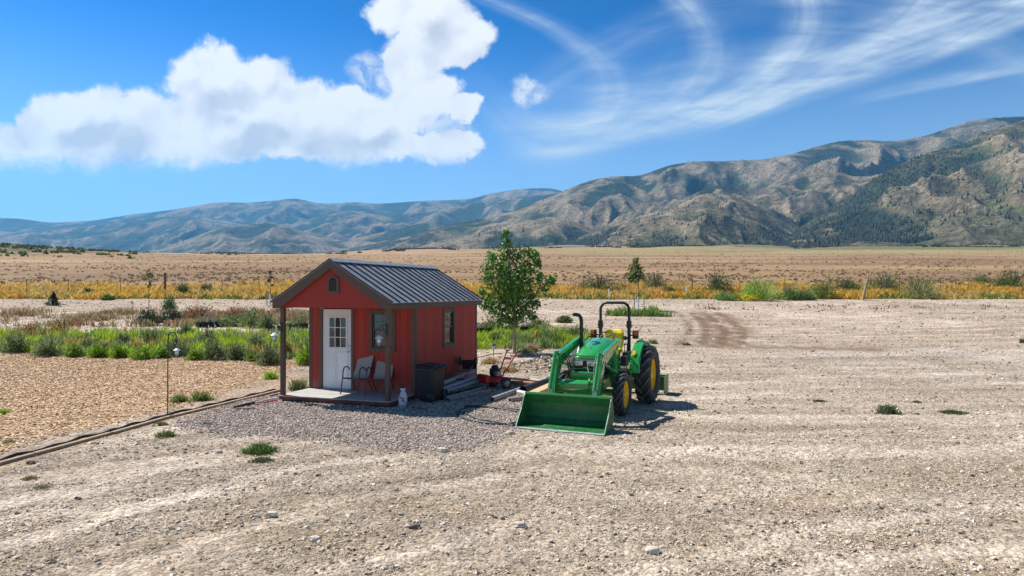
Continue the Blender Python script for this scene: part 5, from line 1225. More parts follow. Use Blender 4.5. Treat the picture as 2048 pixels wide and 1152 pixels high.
    m = MB(); m.tube([cw + tilt @ Vector((math.cos(a) * .19, math.sin(a) * .19, 0)) for a in [2 * math.pi * k / 28 for k in range(28)]], .0135, 8, closed=True)
    for k in range(3): a = 2 * math.pi * k / 3 + .5; m.tube([cw + Vector((0, 0, -.03)), cw + tilt @ Vector((math.cos(a) * .19, math.sin(a) * .19, 0))], .010, 6)
    sw = B('steering_wheel', m, M_blackpl); m = MB(); m.tube([cw + Vector((0, 0, -.02)), (0, 3.16, 1.38)], .025, 10); m.build('steering_column', M_blackpl, sw)
    # exhaust stack
    m = MB(); m.tube([(-.38, 2.57, 1.02), (-.38, 2.57, 1.42), (-.38, 2.57, 1.98), (-.385, 2.555, 2.06), (-.41, 2.50, 2.12), (-.47, 2.44, 2.14), (-.52, 2.40, 2.135)], [.042, .044, .042, .042, .042, .042, .040], 14); B('exhaust_stack', m, M_black)
    m = MB(); m.tube([(-.27, 2.57, 1.06), (-.38, 2.57, 1.04)], .035, 10); B('exhaust_elbow', m, M_black)
    m = MB(); m.tube([(-.34, 2.3, 1.0), (-.36, 2.2, .9), (-.33, 2.0, .82), (-.3, 1.8, .78)], .012, 6); m.tube([(.34, 2.4, 1.0), (.37, 2.2, .88), (.33, 2.0, .8)], .012, 6); B('engine_hose', m, M_hose)
    m = MB(); m.box((.255, 2.1, 1.03), (.262, 2.7, 1.10)); m.box((-.262, 2.1, 1.03), (-.255, 2.7, 1.10)); B('side_screen', m, M_blackpl)
    # levers, battery box, black odds
    m = MB(); m.box((.44, 2.86, .98), (.58, 3.10, 1.2)); B('battery_box', m, M_blackpl, .02)
    for k, (x, y) in enumerate(((.42, 3.3), (.46, 3.36), (.40, 3.62), (-.42, 3.5))):
        m = MB(); m.tube([(x, y, .86), (x + .01, y - .03, 1.2), (x + .03, y - .06, 1.42)], .009, 6); lv = B('control_lever', m, M_black); m = MB(); m.ball((x + .03, y - .06, 1.44), .026); m.build('lever_knob', M_blackpl, lv)
    m = MB(); m.box((.33, 3.44, 1.0), (.48, 3.85, 1.24)); m.box((-.48, 3.44, 1.0), (-.33, 3.85, 1.24)); B('side_console', m, M_blackpl, .02)
    m = MB(); m.tube([(-.50, 3.1, 1.16), (-.56, 3.3, 1.46), (-.5, 3.5, 1.58), (-.44, 3.55, 1.56)], .016, 8); B('grab_rail', m, M_black)
    m = MB(); m.tube([(.50, 4.05, 1.6), (.62, 4.1, 1.78), (.66, 4.1, 1.86)], .006, 6); B('antenna', m, M_black)
    # three point hitch holding the box blade
    for s in (-1, 1):
        m = MB(); m.bar((s * .3, 4.3, .45), (s * .36, 5.3, .36), .05, .06); B('hitch_arm', m, M_black)
    m = MB(); m.tube([(0, 4.4, .9), (0, 5.3, .75)], .025, 10); B('top_link', m, M_black)
    t2 = thing('box_blade', 'green box blade scraper carried behind the tractor', 'scraper', TR0 + Matrix.Rotation(TRA, 3, 'Z') @ Vector((0.02, 5.72, 0)), TRA)
    for s in (-1, 1):
        m = MB(); m.prism([(-.38, .46), (.0, .50), (.18, .50), (.18, .06), (.1, .02), (-.30, .02), (-.38, .12)], s * .91 - .008, s * .91 + .008, 'YZ'); m.build('end_plate', M_greend, t2)
        m = MB(); m.prism([(-.35, .4), (-.05, .48), (0, .86), (-.06, .86), (-.4, .5)], s * .3 - .012, s * .3 + .012, 'YZ'); m.build('mast_plate', M_greend, t2)
    m = MB(); m.box((-.9, .12, .05), (.9, .14, .46)); m.build('rear_blade', M_greend, t2)
    m = MB(); m.bar((-.9, -.1, .40), (.9, -.1, .40), .09, .09); m.build('shank_bar', M_greend, t2)
    for k in range(5):
        x = -.72 + k * .36; m = MB(); m.prism([(-.13, .5), (-.07, .5), (-.06, .14), (-.12, .03), (-.2, .06), (-.12, .16)], x - .014, x + .014, 'YZ'); m.build('ripper_shank', M_post if k % 2 else M_greend, t2)
build_tractor()
# ================================================================== YARD CLUTTER
def pipe_thing(name, label, p0, p1, r, m, cat='pipe', wall=.82, group=None):
    p0 = Vector(p0); p1 = Vector(p1); t = p0.copy(); mb = MB(); mb.pipe(p0 - t, p1 - t, r, r * wall, 16)
    o = mb.build(name, m, None, loc=t, recalc=False); tag(o, label, cat, group); return o
# pile of bedding pipes along the right shed wall
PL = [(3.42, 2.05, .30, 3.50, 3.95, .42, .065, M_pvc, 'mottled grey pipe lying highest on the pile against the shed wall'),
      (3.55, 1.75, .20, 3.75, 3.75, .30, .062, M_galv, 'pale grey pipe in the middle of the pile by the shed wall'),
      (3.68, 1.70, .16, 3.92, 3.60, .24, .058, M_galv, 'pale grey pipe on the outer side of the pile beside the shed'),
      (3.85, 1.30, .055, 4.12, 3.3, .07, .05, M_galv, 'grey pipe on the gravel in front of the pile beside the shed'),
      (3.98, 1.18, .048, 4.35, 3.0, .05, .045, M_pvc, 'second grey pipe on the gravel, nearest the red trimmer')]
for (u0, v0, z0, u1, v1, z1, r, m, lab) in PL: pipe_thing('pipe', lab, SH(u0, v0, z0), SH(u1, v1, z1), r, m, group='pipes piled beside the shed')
def support():
    for k, (u, v, z) in enumerate(((3.55, 2.3, .13), (3.62, 3.1, .18))):
        t = thing('wooden_block', ('dark wooden block under the front end of the pipe pile', 'dark wooden block under the rear end of the pipe pile')[k], 'block', SH(u, v, 0), SHED_ANG)
        mb = MB(); mb.box((-.30, -.10, 0), (.36, .10, z * .6)); mb.build('lower_block', M_tarp, t, .01); mb = MB(); mb.box((-.25, -.08, z * .6), (.26, .08, z - .01)); mb.build('upper_block', M_tarp, t, .01)
support()
mb = MB(); mb.bar((0, 0, 0), SH(4.02, 3.2, .12) - SH(3.78, 1.75, .12), .10, .03); o = mb.build('green_plank', mat('green_plank', (.05, .17, .09), .7, dirt=.3), loc=SH(3.80, 1.75, .16)); tag(o, 'dull green plank lying between the pipes beside the shed', 'plank')
# black folded frame and wheel behind the pile
def cart():
    t = thing('hand_truck', 'black hand truck lying against the shed wall behind the pipes', 'hand truck', SH(3.45, 3.3, 0), SHED_ANG + R(8))
    for s in (-.17, .17): mb = MB(); mb.tube([(s, -.6, .34), (s, .1, .52), (s, .7, .68)], .014, 8); mb.build('rail', M_black, t)
    mb = MB(); mb.tube([(-.17, -.6, .34), (.17, -.6, .34)], .014, 8); mb.tube([(-.17, 0, .49), (.17, 0, .49)], .012, 8); mb.tube([(-.17, .7, .68), (0, .8, .71), (.17, .7, .68)], .014, 8); mb.build('cross_bar', M_black, t)
    for s in (-.22, .22): mb = MB(); mb.lathe([(.02, -.03), (.10, -.035), (.125, 0), (.10, .035), (.02, .03)], 18, 'X'); mb.build('wheel', M_blackpl, t, loc=(s, .55, .70))
    mb = MB(); mb.box((-.2, .68, .45), (.2, .70, .72)); mb.build('toe_plate', M_black, t)
cart()
# string trimmer on wheels: red deck, black engine, red handlebars
def trimmer():
    p = AZ(990, 778, 0); t = thing('wheeled_trimmer', 'red walk-behind trimmer with black engine and tall red handlebars', 'trimmer', p, R(-52))
    mb = MB(); mb.loft([[(x, y, z) for x, y in ((-.26, -.16), (-.14, -.26), (.14, -.26), (.26, -.16), (.26, .2), (-.26, .2))] for z in (.22, .30)], smooth=False); mb.loft([[(x * k, y * k, z) for x, y in ((-.26, -.16), (-.14, -.26), (.14, -.26), (.26, -.16), (.26, .2), (-.26, .2))] for z, k in ((.30, .98), (.36, .7))], smooth=False); mb.build('deck', M_redm, t, .01)
    mb = MB(); mb.box((-.30, -.42, .18), (.16, -.26, .42)); mb.build('red_shroud', M_redm, t, .05)
    mb = MB(); mb.lathe([(0, .36), (.13, .36), (.15, .42), (.15, .52), (.12, .56), (.05, .58), (0, .58)], 20); mb.build('engine', M_blackpl, t)
    mb = MB(); mb.lathe([(.07, .56), (.10, .58), (.09, .64), (.03, .66), (0, .66)], 16); mb.build('recoil_cover', M_blackpl, t)
    mb = MB(); mb.box((.1, -.1, .38), (.22, .06, .50)); mb.build('muffler', M_galv, t, .01)
    for s in (-1, 1):
        mb = MB(); mb.lathe([(.03, -.03), (.13, -.035), (.165, -.02), (.17, 0), (.165, .02), (.13, .035), (.03, .03)], 22, 'X'); w = mb.build('wheel', M_rubber, t, loc=(s * .30, .16, .165))
        mb = MB(); mb.lathe([(0, -.036), (.09, -.036), (.10, 0), (.09, .036), (0, .036)], 18, 'X'); mb.build('wheel_disc', M_galv if s > 0 else M_redm, w)
    mb = MB(); mb.lathe([(.02, -.02), (.05, -.03), (.06, 0), (.05, .03), (.02, .02)], 14); mb.build('trimmer_head', M_blackpl, t, loc=(0, -.28, .08))
    for s in (-1, 1):
        mb = MB(); mb.tube([(s * .10, .12, .32), (s * .14, .32, .55), (s * .24, .60, 1.02)], .02, 8); mb.build('handlebar', M_redm, t)
        mb = MB(); mb.tube([(s * .22, .58, .98), (s * .24, .70, 1.02)], .018, 8); mb.build('grip', M_blackpl, t)
    mb = MB(); mb.tube([(-.13, .30, .53), (0, .34, .56), (.13, .30, .53)], .011, 8); mb.tube([(-.22, .56, .95), (.22, .56, .95)], .012, 8); mb.build('cross_bar', M_black, t)
    mb = MB(); mb.box((-.14, .44, .76), (.14, .455, .85)); mb.build('warning_plate', M_whitep, t, rot=None); mb = MB(); mb.box((-.13, .436, .80), (.13, .44, .845)); mb.build('red_band', M_redp, t)
    mb = MB(); mb.tube([(-.2, .56, .96), (-.21, .52, 1.08)], .008, 6); mb.ball((-.21, .51, 1.10), .02); mb.build('throttle', M_blackpl, t)
trimmer()
# long stock lying on the gravel towards the tractor
def lumber(name, label, p0, p1, w, h, m, cat): 
    p0 = Vector(p0); p1 = Vector(p1); mb = MB(); mb.bar((0, 0, 0), p1 - p0, w, h); o = mb.build(name, m, None, .004, loc=p0); tag(o, label, cat); return o
lumber('board', 'long pale board lying behind the trimmer towards the tractor', AZ(1003, 755, .16), AZ(1080, 762, .12), .16, .04, M_lumber, 'board')
pipe_thing('pipe', 'rusty orange pipe lying between the trimmer and the tractor', AZ(1003, 763, .12), AZ(1088, 769, .10), .055, M_copper)
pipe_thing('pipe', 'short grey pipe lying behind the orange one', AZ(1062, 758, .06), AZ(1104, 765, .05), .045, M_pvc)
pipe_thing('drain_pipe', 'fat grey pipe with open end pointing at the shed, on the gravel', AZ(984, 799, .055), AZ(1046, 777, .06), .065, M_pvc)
pipe_thing('drain_pipe', 'fat black corrugated pipe resting beside the pale timber', AZ(1046, 780, .12), AZ(1100, 762, .12), .11, M_tarp)
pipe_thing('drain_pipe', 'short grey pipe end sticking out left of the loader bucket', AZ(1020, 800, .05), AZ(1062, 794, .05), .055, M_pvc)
lumber('timber', 'new pale timber beam lying behind the bucket', AZ(1066, 789, .12), AZ(1106, 771, .12), .26, .13, M_lumber, 'beam')
pipe_thing('white_pipe', 'white pipe end resting by the bucket top', AZ(1036, 783, .30), AZ(1066, 790, .30), .045, M_whitep)
# coiled black hose in front of the bucket
def hose():
    pts = [(1048, 826), (1010, 818), (970, 813), (935, 815), (918, 822), (920, 832), (940, 840), (975, 846), (1010, 848), (1032, 845)]
    pts2 = [(1046, 820), (1005, 815), (960, 812), (928, 813)]; pts3 = [(928, 824), (950, 836), (990, 843), (1025, 850), (1034, 848)]
    def sm(P):
        P = [AZ(a, b, .022) for a, b in P]; out = []
        for i in range(len(P) - 1):
            p0, p1, p2, p3 = P[max(i - 1, 0)], P[i], P[i + 1], P[min(i + 2, len(P) - 1)]
            for k in range(6):
                s = k / 6; out.append(.5 * ((2 * p1) + (p2 - p0) * s + (2 * p0 - 5 * p1 + 4 * p2 - p3) * s * s + (3 * p1 - p0 - 3 * p2 + p3) * s ** 3))
        return out + [P[-1]]
    mb = MB()
    for P in (pts, pts2, pts3): mb.tube(sm(P), .023, 8)
    o = mb.build('garden_hose', M_hose); tag(o, 'loops of black hose on the gravel left of the loader bucket', 'hose')
hose()
# litter beside the bin
def litter():
    p = AZ(905, 790, 0); rocks = [((0, 0), .16, .07, M_copper, 'rusty flat scrap lying in the shade behind the bin'), ((.22, .05), .11, .08, M_padst, 'pinkish stone beside the rusty scrap'), ((.5, -.05), .13, .05, M_post, 'brown wood scrap on the shaded gravel'), ((-.25, .1), .10, .06, M_tarp, 'black scrap of fabric behind the bin')]
    for (d, w, h, m, lab) in rocks:
        mb = MB(); q = [[(math.cos(a) * w * k * random.uniform(.75, 1.15), math.sin(a) * w * .7 * k * random.uniform(.75, 1.15), z) for a in [i * math.pi / 4 for i in range(8)]] for z, k in ((0, 1), (h * .6, .9), (h, .5))]
        mb.loft(q, smooth=False); o = mb.build('scrap', m, loc=p + Vector((d[0], d[1], .01))); tag(o, lab, 'scrap')
litter()
# timber edging from the lower left up to the porch
def edging():
    t = thing('timber_edging', 'long low edging of weathered timbers with black plastic strip', 'edging', G(250, 862))
    A = G(-150, 972); A.z = 0; Bm = G(330, 838); Cc = G(560, 782); o = t.location
    P = [Vector((q.x, q.y, 0)) for q in (A, A.lerp(Bm, .36), A.lerp(Bm, .7), Bm, Bm.lerp(Cc, .5), Cc)]
    for i, (a, b) in enumerate(zip(P[:-1], P[1:])):
        d = (b - a).normalized(); n = Vector((-d.y, d.x, 0))
        z0 = float(ground(a.x, a.y)); z1 = float(ground(b.x, b.y)); off = random.uniform(-.01, .02)
        mb = MB(); mb.bar(a + Vector((0, 0, z0 + .012)) - o + n * off, b - d * .02 + Vector((0, 0, z1 + .012)) - o + n * off, .09, .075); mb.build('timber', M_wood, t, .008)
    mb = MB(); ks = 60; pts = []
    for i in range(ks + 1):
        s = i / ks * (len(P) - 1.001); k = int(s); q = P[k].lerp(P[k + 1], s - k); d = (P[min(k + 1, 5)] - P[k]).normalized(); n = Vector((-d.y, d.x, 0)); q = q + n * (.17 + .03 * math.sin(i * .7)); q.z = float(ground(q.x, q.y)) + .03 + .015 * math.sin(i * 1.3); pts.append(q - o)
    mb.tube(pts, .03, 6); mb.build('edging_strip', M_hose, t)
edging()
for k, (a, b, r, m, lab) in enumerate((((470, 817), (510, 808), .03, M_tarp, 'black plastic strip curling beside the timber edging'), ((480, 812), (545, 797), .014, M_hose, 'thin black drip line end near the porch corner'), ((505, 808), (556, 797), .02, M_whitep, 'white pipe offcut lying at the left porch corner'), ((512, 811), (556, 801), .016, M_redp, 'red tube offcut lying at the left porch corner'), ((540, 793), (562, 789), .018, M_blackpl, 'black tube end touching the left of the deck'))):
    p0 = G(*a); p1 = G(*b); p0.z += r; p1.z += r; mb = MB(); md = (p0 + p1) / 2 - p0 + Vector((.03, .05, .015)); mb.tube([(0, 0, 0), md, p1 - p0], [r, r, r * .8], 8); o = mb.build('tube_offcut', m, loc=p0); tag(o, lab, 'offcut')
p = G(488, 818); mb = MB(); mb.prism([(-.16, -.08), (.12, -.1), (.22, .06), (.02, .1), (-.1, .07)], 0, .035); o = mb.build('slate_piece', M_post, loc=p); tag(o, 'flat dark slab lying on the gravel beside the timber edging', 'slab')
# shepherd hook with lantern
def hook():
    p = G(336, 834); p.z = float(ground(p.x, p.y)); Hh = AY(342, 664, p.y).z - p.z; s = p.y / F
    t = thing('shepherd_hook', 'tall thin black shepherd hook standing by the timber edging', 'hook', p)
    r = 8 * s
    mb = MB(); pts = [(0, 0, -.1), (0, 0, Hh * .5), (.005, 0, Hh - r)] + [(r + .005 - r * math.cos(a), 0, Hh - r + r * math.sin(a)) for a in [math.pi * k / 9 for k in range(1, 10)]] + [(2 * r + .005, 0, Hh - r * 2.2), (2 * r + .012, 0, Hh - r * 2.6), (2 * r + .03, 0, Hh - r * 2.4), (2 * r + .035, 0, Hh - r * 2)]
    mb.tube(pts, .012, 8); mb.build('hook_rod', M_black, t); mb = MB(); mb.tube([(0, 0, .1), (.1, 0, .1), (.12, 0, -.08)], .008, 6); mb.build('foot_prong', M_black, t)
    lantern(p + Vector((2 * r + .02, 0, Hh - r * 2.6 - .20)), 'silver lantern hanging from the tall shepherd hook', .72)
hook()
# solar path light
def solar(px, row, label, s=1.):
    p = G(px, row); t = thing('solar_light', label, 'garden light', p)
    mb = MB(); mb.tube([(0, 0, -.05), (0, 0, .28 * s)], .013, 8); mb.build('stake', M_black, t)
    mb = MB(); mb.lathe([(.02, .27 * s), (.045, .30 * s), (.075, .42 * s), (.06, .42 * s)], 14); mb.build('glass_cup', M_lens, t)
    mb = MB(); mb.lathe([(.10, .42 * s), (.095, .445 * s), (.05, .46 * s), (0, .462 * s)], 14); mb.build('cap', M_blackpl, t)
solar(987, 712, 'small black solar path light standing between shed and trimmer')
# orange stake
p = G(1073, 687); t = thing('survey_stake', 'bright orange stake standing at the edge of the green weeds', 'stake', p); mb = MB(); mb.lathe([(.05, -.05), (.055, .02), (.05, .35), (.045, .56), (0, .57)], 12); mb.build('stake_tube', M_orangep, t); mb = MB(); mb.lathe([(.058, .40), (.058, .44)], 12); mb.build('band', M_redp, t)
# corrugated black hose end near tree
mb = MB(); P = [G(1105, 692), G(1130, 688), G(1144, 690)]; mb.tube([P[0] - P[0] + Vector((0, 0, .06)), P[1] - P[0] + Vector((0, 0, .07)), P[2] - P[0] + Vector((0, 0, .05))], .07, 10); o = mb.build('drain_hose', M_tarp, loc=P[0]); tag(o, 'fat black drain hose lying on the dirt behind the loader arm', 'hose')
def line_on_ground(name, pts, r, m, label, cat):
    P = [G(*q) for q in pts]; out = []
    for a, b in zip(P[:-1], P[1:]):
        for k in range(5): q = a.lerp(b, k / 5); q.z = float(ground(q.x, q.y)) + r * .8; out.append(q - P[0])
    mb = MB(); mb.tube(out, r, 6); o = mb.build(name, m, loc=P[0]); tag(o, label, cat)
line_on_ground('drip_line', [(952, 716), (985, 709), (1010, 706)], .014, M_hose, 'thin dark drip line running from the shed corner to the trimmer', 'drip line')
line_on_ground('drip_line', [(1055, 712), (1080, 702), (1106, 692)], .014, M_hose, 'thin dark drip line running from the tree to the drain hose', 'drip line')
line_on_ground('drip_line', [(954, 683), (1000, 681)], .018, M_hose, 'dark drip line along the weed edge behind the shed', 'drip line')
# dug clods by the tree: rocks one can pick out
def clods():
    X = RNG.normal(1.3, .9, 420); Y = RNG.normal(22.5, .55, 420); s = RNG.uniform(.03, .12, 420)
    scatter('clods', np.stack([X, Y, ground(X, Y) + s * .2], -1), s, M_stone, 'rock', 'loose dug clods and stones heaped beside the tree', 'clods', .7, 9.)
clods()
# single stones standing out on the yard
for k, (px, row, s, lab) in enumerate(((1040, 1052, .10, 'pale fist-sized stone near the bottom centre of the yard'), (1305, 1104, .11, 'flat pale stone in the right foreground'), (545, 1030, .09, 'grey stone in the left foreground'), (438, 905, .09, 'pale angular stone just below the edge of the purplish gravel'), (62, 927, .10, 'dark stone lying below the timber edging'), (885, 903, .13, 'white stone at the lower rim of the purplish gravel'), (1020, 868, .11, 'pale stone just left of the bucket corner'), (630, 1080, .09, 'pale rough stone in the foreground below the two weed tufts'), (830, 1055, .09, 'dark stone in the centre foreground'))):
    p = G(px, row); mb = MB(); rr = [[(math.cos(a) * s * kk * random.uniform(.8, 1.2), math.sin(a) * s * .7 * kk * random.uniform(.8, 1.2), z * s * .6) for a in [i * math.pi / 3.5 for i in range(7)]] for z, kk in ((-.2, .6), (.3, .8), (.75, .6), (.9, .25))]
    mb.loft(rr, smooth=False); o = mb.build('stone', mat('pale_rock', (.62, .54, .43), .95, nscale=20, bump=.6) if 'dark' not in lab else mat('dark_rock', (.15, .12, .095), .95, nscale=20, bump=.6), None, 0, loc=p); tag(o, lab, 'stone')
# ================================================================== TREES
def cottonwood():
    p = G(1029, 706); D = p.y; s = D / F
    t = thing('cottonwood_tree', 'young cottonwood tree with dark green glossy leaves beside the shed', 'tree', p)
    def L(px, row, dy=0): return Vector(((px - 1029) * s, dy, (705 - row) * s))
    mb = MB(); mb.tube([(0, 0, -.1), (0, 0, .3), L(1029, 640), L(1027, 600), L(1024, 560), L(1018, 510), L(1011, 462)], [.085, .062, .055, .05, .04, .022, .006], 10); mb.build('trunk', mat('smooth_bark', (.33, .26, .185), .85, nscale=20, namp=.3, bump=.4), t)
    cl = [(1011, 463, 8, 0), (1013, 480, 12, 0), (1014, 498, 15, .1), (985, 512, 14, -.2), (1008, 518, 20, .2), (1038, 510, 17, 0), (1058, 502, 13, .1), (1070, 512, 12, -.1), (978, 530, 17, .1), (1000, 540, 24, -.3), (1030, 540, 26, .4), (1060, 532, 22, -.1), (1076, 525, 9, 0),
          (975, 552, 15, .3), (990, 572, 22, 0), (1020, 568, 28, -.5), (1050, 560, 26, .2), (1078, 552, 10, 0), (1098, 562, 12, .1), (1106, 556, 8, .1), (1085, 575, 13, -.1), (965, 582, 11, 0), (975, 598, 13, .2), (1000, 600, 25, .3), (1030, 600, 28, -.2), (1058, 592, 22, .3), (1070, 606, 12, 0),
          (985, 618, 17, -.2), (1010, 625, 22, 0), (1036, 628, 22, .3), (1056, 622, 15, -.2), (1000, 640, 12, .1), (1024, 643, 13, 0), (1068, 632, 9, .2), (968, 610, 9, 0), (1020, 585, 26, .6), (1015, 555, 24, .55), (1040, 580, 22, -.6)]
    mb = MB(); parts = []
    for (px, row, r, dy) in cl:
        c = L(px, row, dy); z0 = max(L(0, 648).z, c.z - random.uniform(.5, .9) - abs(c.x) * .5); st = Vector(((705 - (705 - z0 / s)) * 0, 0, z0))
        md = st.lerp(c, .5) + Vector((0, 0, -.05)); mb.tube([st, md, c + Vector((0, 0, r * s * .6))], [.022, .013, .004], 5)
        n = int(150 * (r / 20) ** 1.9 + 24)
        d = RNG.normal(size=(n, 3)); d /= np.linalg.norm(d, axis=1)[:, None]; P = np.array(c) + d * (r * s * 1.08) * (RNG.random(n) ** .5)[:, None]
        nrm = d * .7 + RNG.normal(size=(n, 3)) * .7; nrm[:, 2] += .25; nrm /= np.linalg.norm(nrm, axis=1)[:, None]
        dn = np.cross(nrm, RNG.normal(size=(n, 3))); dn /= np.linalg.norm(dn, axis=1)[:, None]; dn[:, 2] -= .5; dn -= nrm * (dn * nrm).sum(1)[:, None]; dn /= np.linalg.norm(dn, axis=1)[:, None]
        sd = np.cross(nrm, dn); q = RNG.uniform(.075, .12, (n, 1))
        # heart-shaped leaf: stem notch, two shoulders, tip, folded along the midrib
        V = np.stack([P, P + dn * q * .12 + sd * q * .42 + nrm * q * .10 - dn * q * .2, P + dn * q * .45 + sd * q * .40 + nrm * q * .12, P + dn * q, P + dn * q * .45 - sd * q * .40 + nrm * q * .12, P - sd * q * .42 + nrm * q * .10 - dn * q * .08], 1).reshape(-1, 3)
        i = np.arange(n)[:, None] * 6; Fc = np.concatenate([i + [[0, 1, 2]], i + [[0, 2, 3]], i + [[0, 3, 4]], i + [[0, 4, 5]]], 0)
        C = np.array((.085, .20, .03)) * RNG.uniform(.55, 1.5, (n, 1)); C[RNG.random(n) < .2] = (.22, .32, .08); parts.append((V, Fc, np.repeat(C, 6, 0)))
    mb.build('limbs', BARK, t); V, Fc, C = merge(parts); o = np_mesh('crown', V, Fc, LEAFG, C, parent=t)
    mb = MB(); mb.tube([(-.02, -.06, .0), (.10, -.10, .02), (.14, -.08, .24)], .02, 8); mb.build('root_flare', BARK, t)
cottonwood()
def sapling(px, row, top, crown, label, stakes=True, D=None, col=(.10, .16, .035), tube=True, lean=0, nleaf=60):
    p = G(px, row) if D is None else Vector(((px - 1024) / F * D, D, float(ground((px - 1024) / F * D, D)))); s = p.y / F
    t = thing('sapling', label, 'tree', p); Hh = (row - top) * s
    mb = MB(); mb.tube([(0, 0, -.05), (lean * .4, 0, Hh * .4), (lean, 0, Hh)], [.03, .024, .006], 6); mb.build('trunk', BARK, t)
    parts = []
    for (cx, cr, r) in crown:
        c = ((cx - px) * s, RNG.uniform(-.1, .1), (row - cr) * s); parts.append(foliage_ball(c, (r * s,) * 3, int(nleaf * (r / 10) ** 1.5) + 8, .15, col, .4, .2, .2, 1.4, False))
    if parts: V, Fc, C = merge(parts); np_mesh('crown', V, Fc, LEAF, C, parent=t)
    if stakes:
        for dx, h in ((-.28, 1.0), (.42, .95)): mb = MB(); mb.tube([(dx, .05, -.05), (dx - .02, .05, h * 1.25)], .03, 6); mb.build('stake', M_post, t)
    if tube: mb = MB(); mb.lathe([(.06, 0), (.06, .95)], 10); mb.build('trunk_guard', M_whitep, t, rot=(0, R(-3), 0))
    return t
sapling(1277, 620, 512, [(1273, 520, 6), (1270, 532, 10), (1266, 545, 12), (1278, 540, 11), (1272, 556, 14), (1284, 555, 8), (1262, 560, 8)], 'staked sapling with leafy crown and white trunk guard in a weed patch', nleaf=90)
sapling(298, 619, 535, [(298, 545, 7), (294, 555, 8), (304, 552, 6), (298, 570, 6)], 'thin pale sapling behind the green shrubs on the left', stakes=False, tube=False, col=(.16, .19, .06))
sapling(541, 612, 537, [(541, 545, 4), (543, 555, 3), (537, 562, 4), (545, 570, 3)], 'bare dark-leaved sapling with stakes just left of the shed roof', col=(.05, .03, .025), nleaf=50)
sapling(266, 636, 602, [(266, 605, 3)], 'small bare twiggy sapling standing before the road on the left', stakes=False, tube=False, col=(.35, .3, .22), nleaf=20)
def pine():
    p = G(107, 611); s = p.y / F; t = thing('spruce_tree', 'small dark green spruce standing alone beside the far road', 'tree', p)
    mb = MB(); mb.tube([(0, 0, -.05), (0, 0, 27 * s)], [.06, .01], 7); mb.build('trunk', BARK, t); parts = []
    for k in range(9):
        z = (2 + k * 2.9) * s; r = (14.5 - k * 1.6) * s; parts.append(foliage_ball((0, 0, z), (r, r, 2.6 * s), 150 - k * 10, .16, (.03, .062, .035), .4, .0, .45, 3.5, False))
    V, Fc, C = merge(parts); np_mesh('crown', V, Fc, LEAF, C, parent=t)
pine()
# ================================================================== SHRUBS AND CLUMPS
SH_ = [ # px, row(foot), width px, height px, colour, name, label
 (1197, 583, 92, 32, (.10, .095, .055), 'wide dark grey-brown shrub beyond the grass, left of the staked sapling'),
 (1312, 580, 50, 34, (.13, .105, .065), 'sparse bare shrub just right of the staked sapling'),
 (1340, 588, 26, 16, (.19, .13, .05), 'small brownish shrub beside the sparse bare one'),
 (1434, 588, 62, 42, (.075, .09, .04), 'tall dark olive shrub left of the bright rabbitbrush'),
 (1524, 600, 76, 40, (.20, .25, .075), 'bright green rounded rabbitbrush, biggest of the fence line shrubs'),
 (1578, 600, 44, 26, (.10, .13, .055), 'low grey-green shrub right of the bright rabbitbrush'),
 (1612, 600, 34, 18, (.12, .145, .07), 'small grey shrub between two larger ones on the fence line'),
 (1645, 597, 54, 34, (.15, .145, .05), 'loose olive shrub left of the leaning post'),
 (1690, 585, 60, 30, (.09, .10, .045), 'dark low shrub behind the leaning post'),
 (1772, 584, 72, 38, (.10, .105, .055), 'dark sagebrush right of the leaning post'),
 (1841, 597, 72, 44, (.17, .145, .085), 'spiny pale-stemmed shrub right of the dark sagebrush'),
 (2026, 580, 76, 40, (.055, .085, .03), 'dense dark green shrub at the right edge of the photo'),
 (1452, 600, 48, 16, (.14, .17, .07), 'low sage-coloured shrub in the yellow flowers'),
 (1482, 600, 70, 12, (.42, .30, .03), 'low yellow-flowering brush at the foot of the fence line'),
 (1568, 572, 26, 12, (.48, .33, .02), 'golden-topped bush behind the bright rabbitbrush'),
 (1962, 566, 30, 15, (.13, .14, .07), 'grey shrub beside the thin right fence post'),
 (366, 594, 30, 28, (.05, .075, .035), 'dark green round bush left of the shed near the road'),
 (412, 586, 30, 18, (.085, .09, .05), 'low dark bush behind the yellow grass left of the shed'),
 (176, 588, 18, 12, (.11, .11, .05), 'small olive bush in the yellow grass at far left'),
 (216, 600, 24, 9, (.07, .10, .04), 'low green bush at the grass edge on the far left')]
for (px, row, w, h, col, lab) in SH_:
    p = G(px, row); s = p.y / F; clump('shrub', px, row, w * s * 1.22, h * s * 1.2, (col[0] * 1.45, col[1] * 1.8, col[2] * 1.3), lab, 'shrub', int(700 + w * 22), .17, 'shrubs along the fence line')
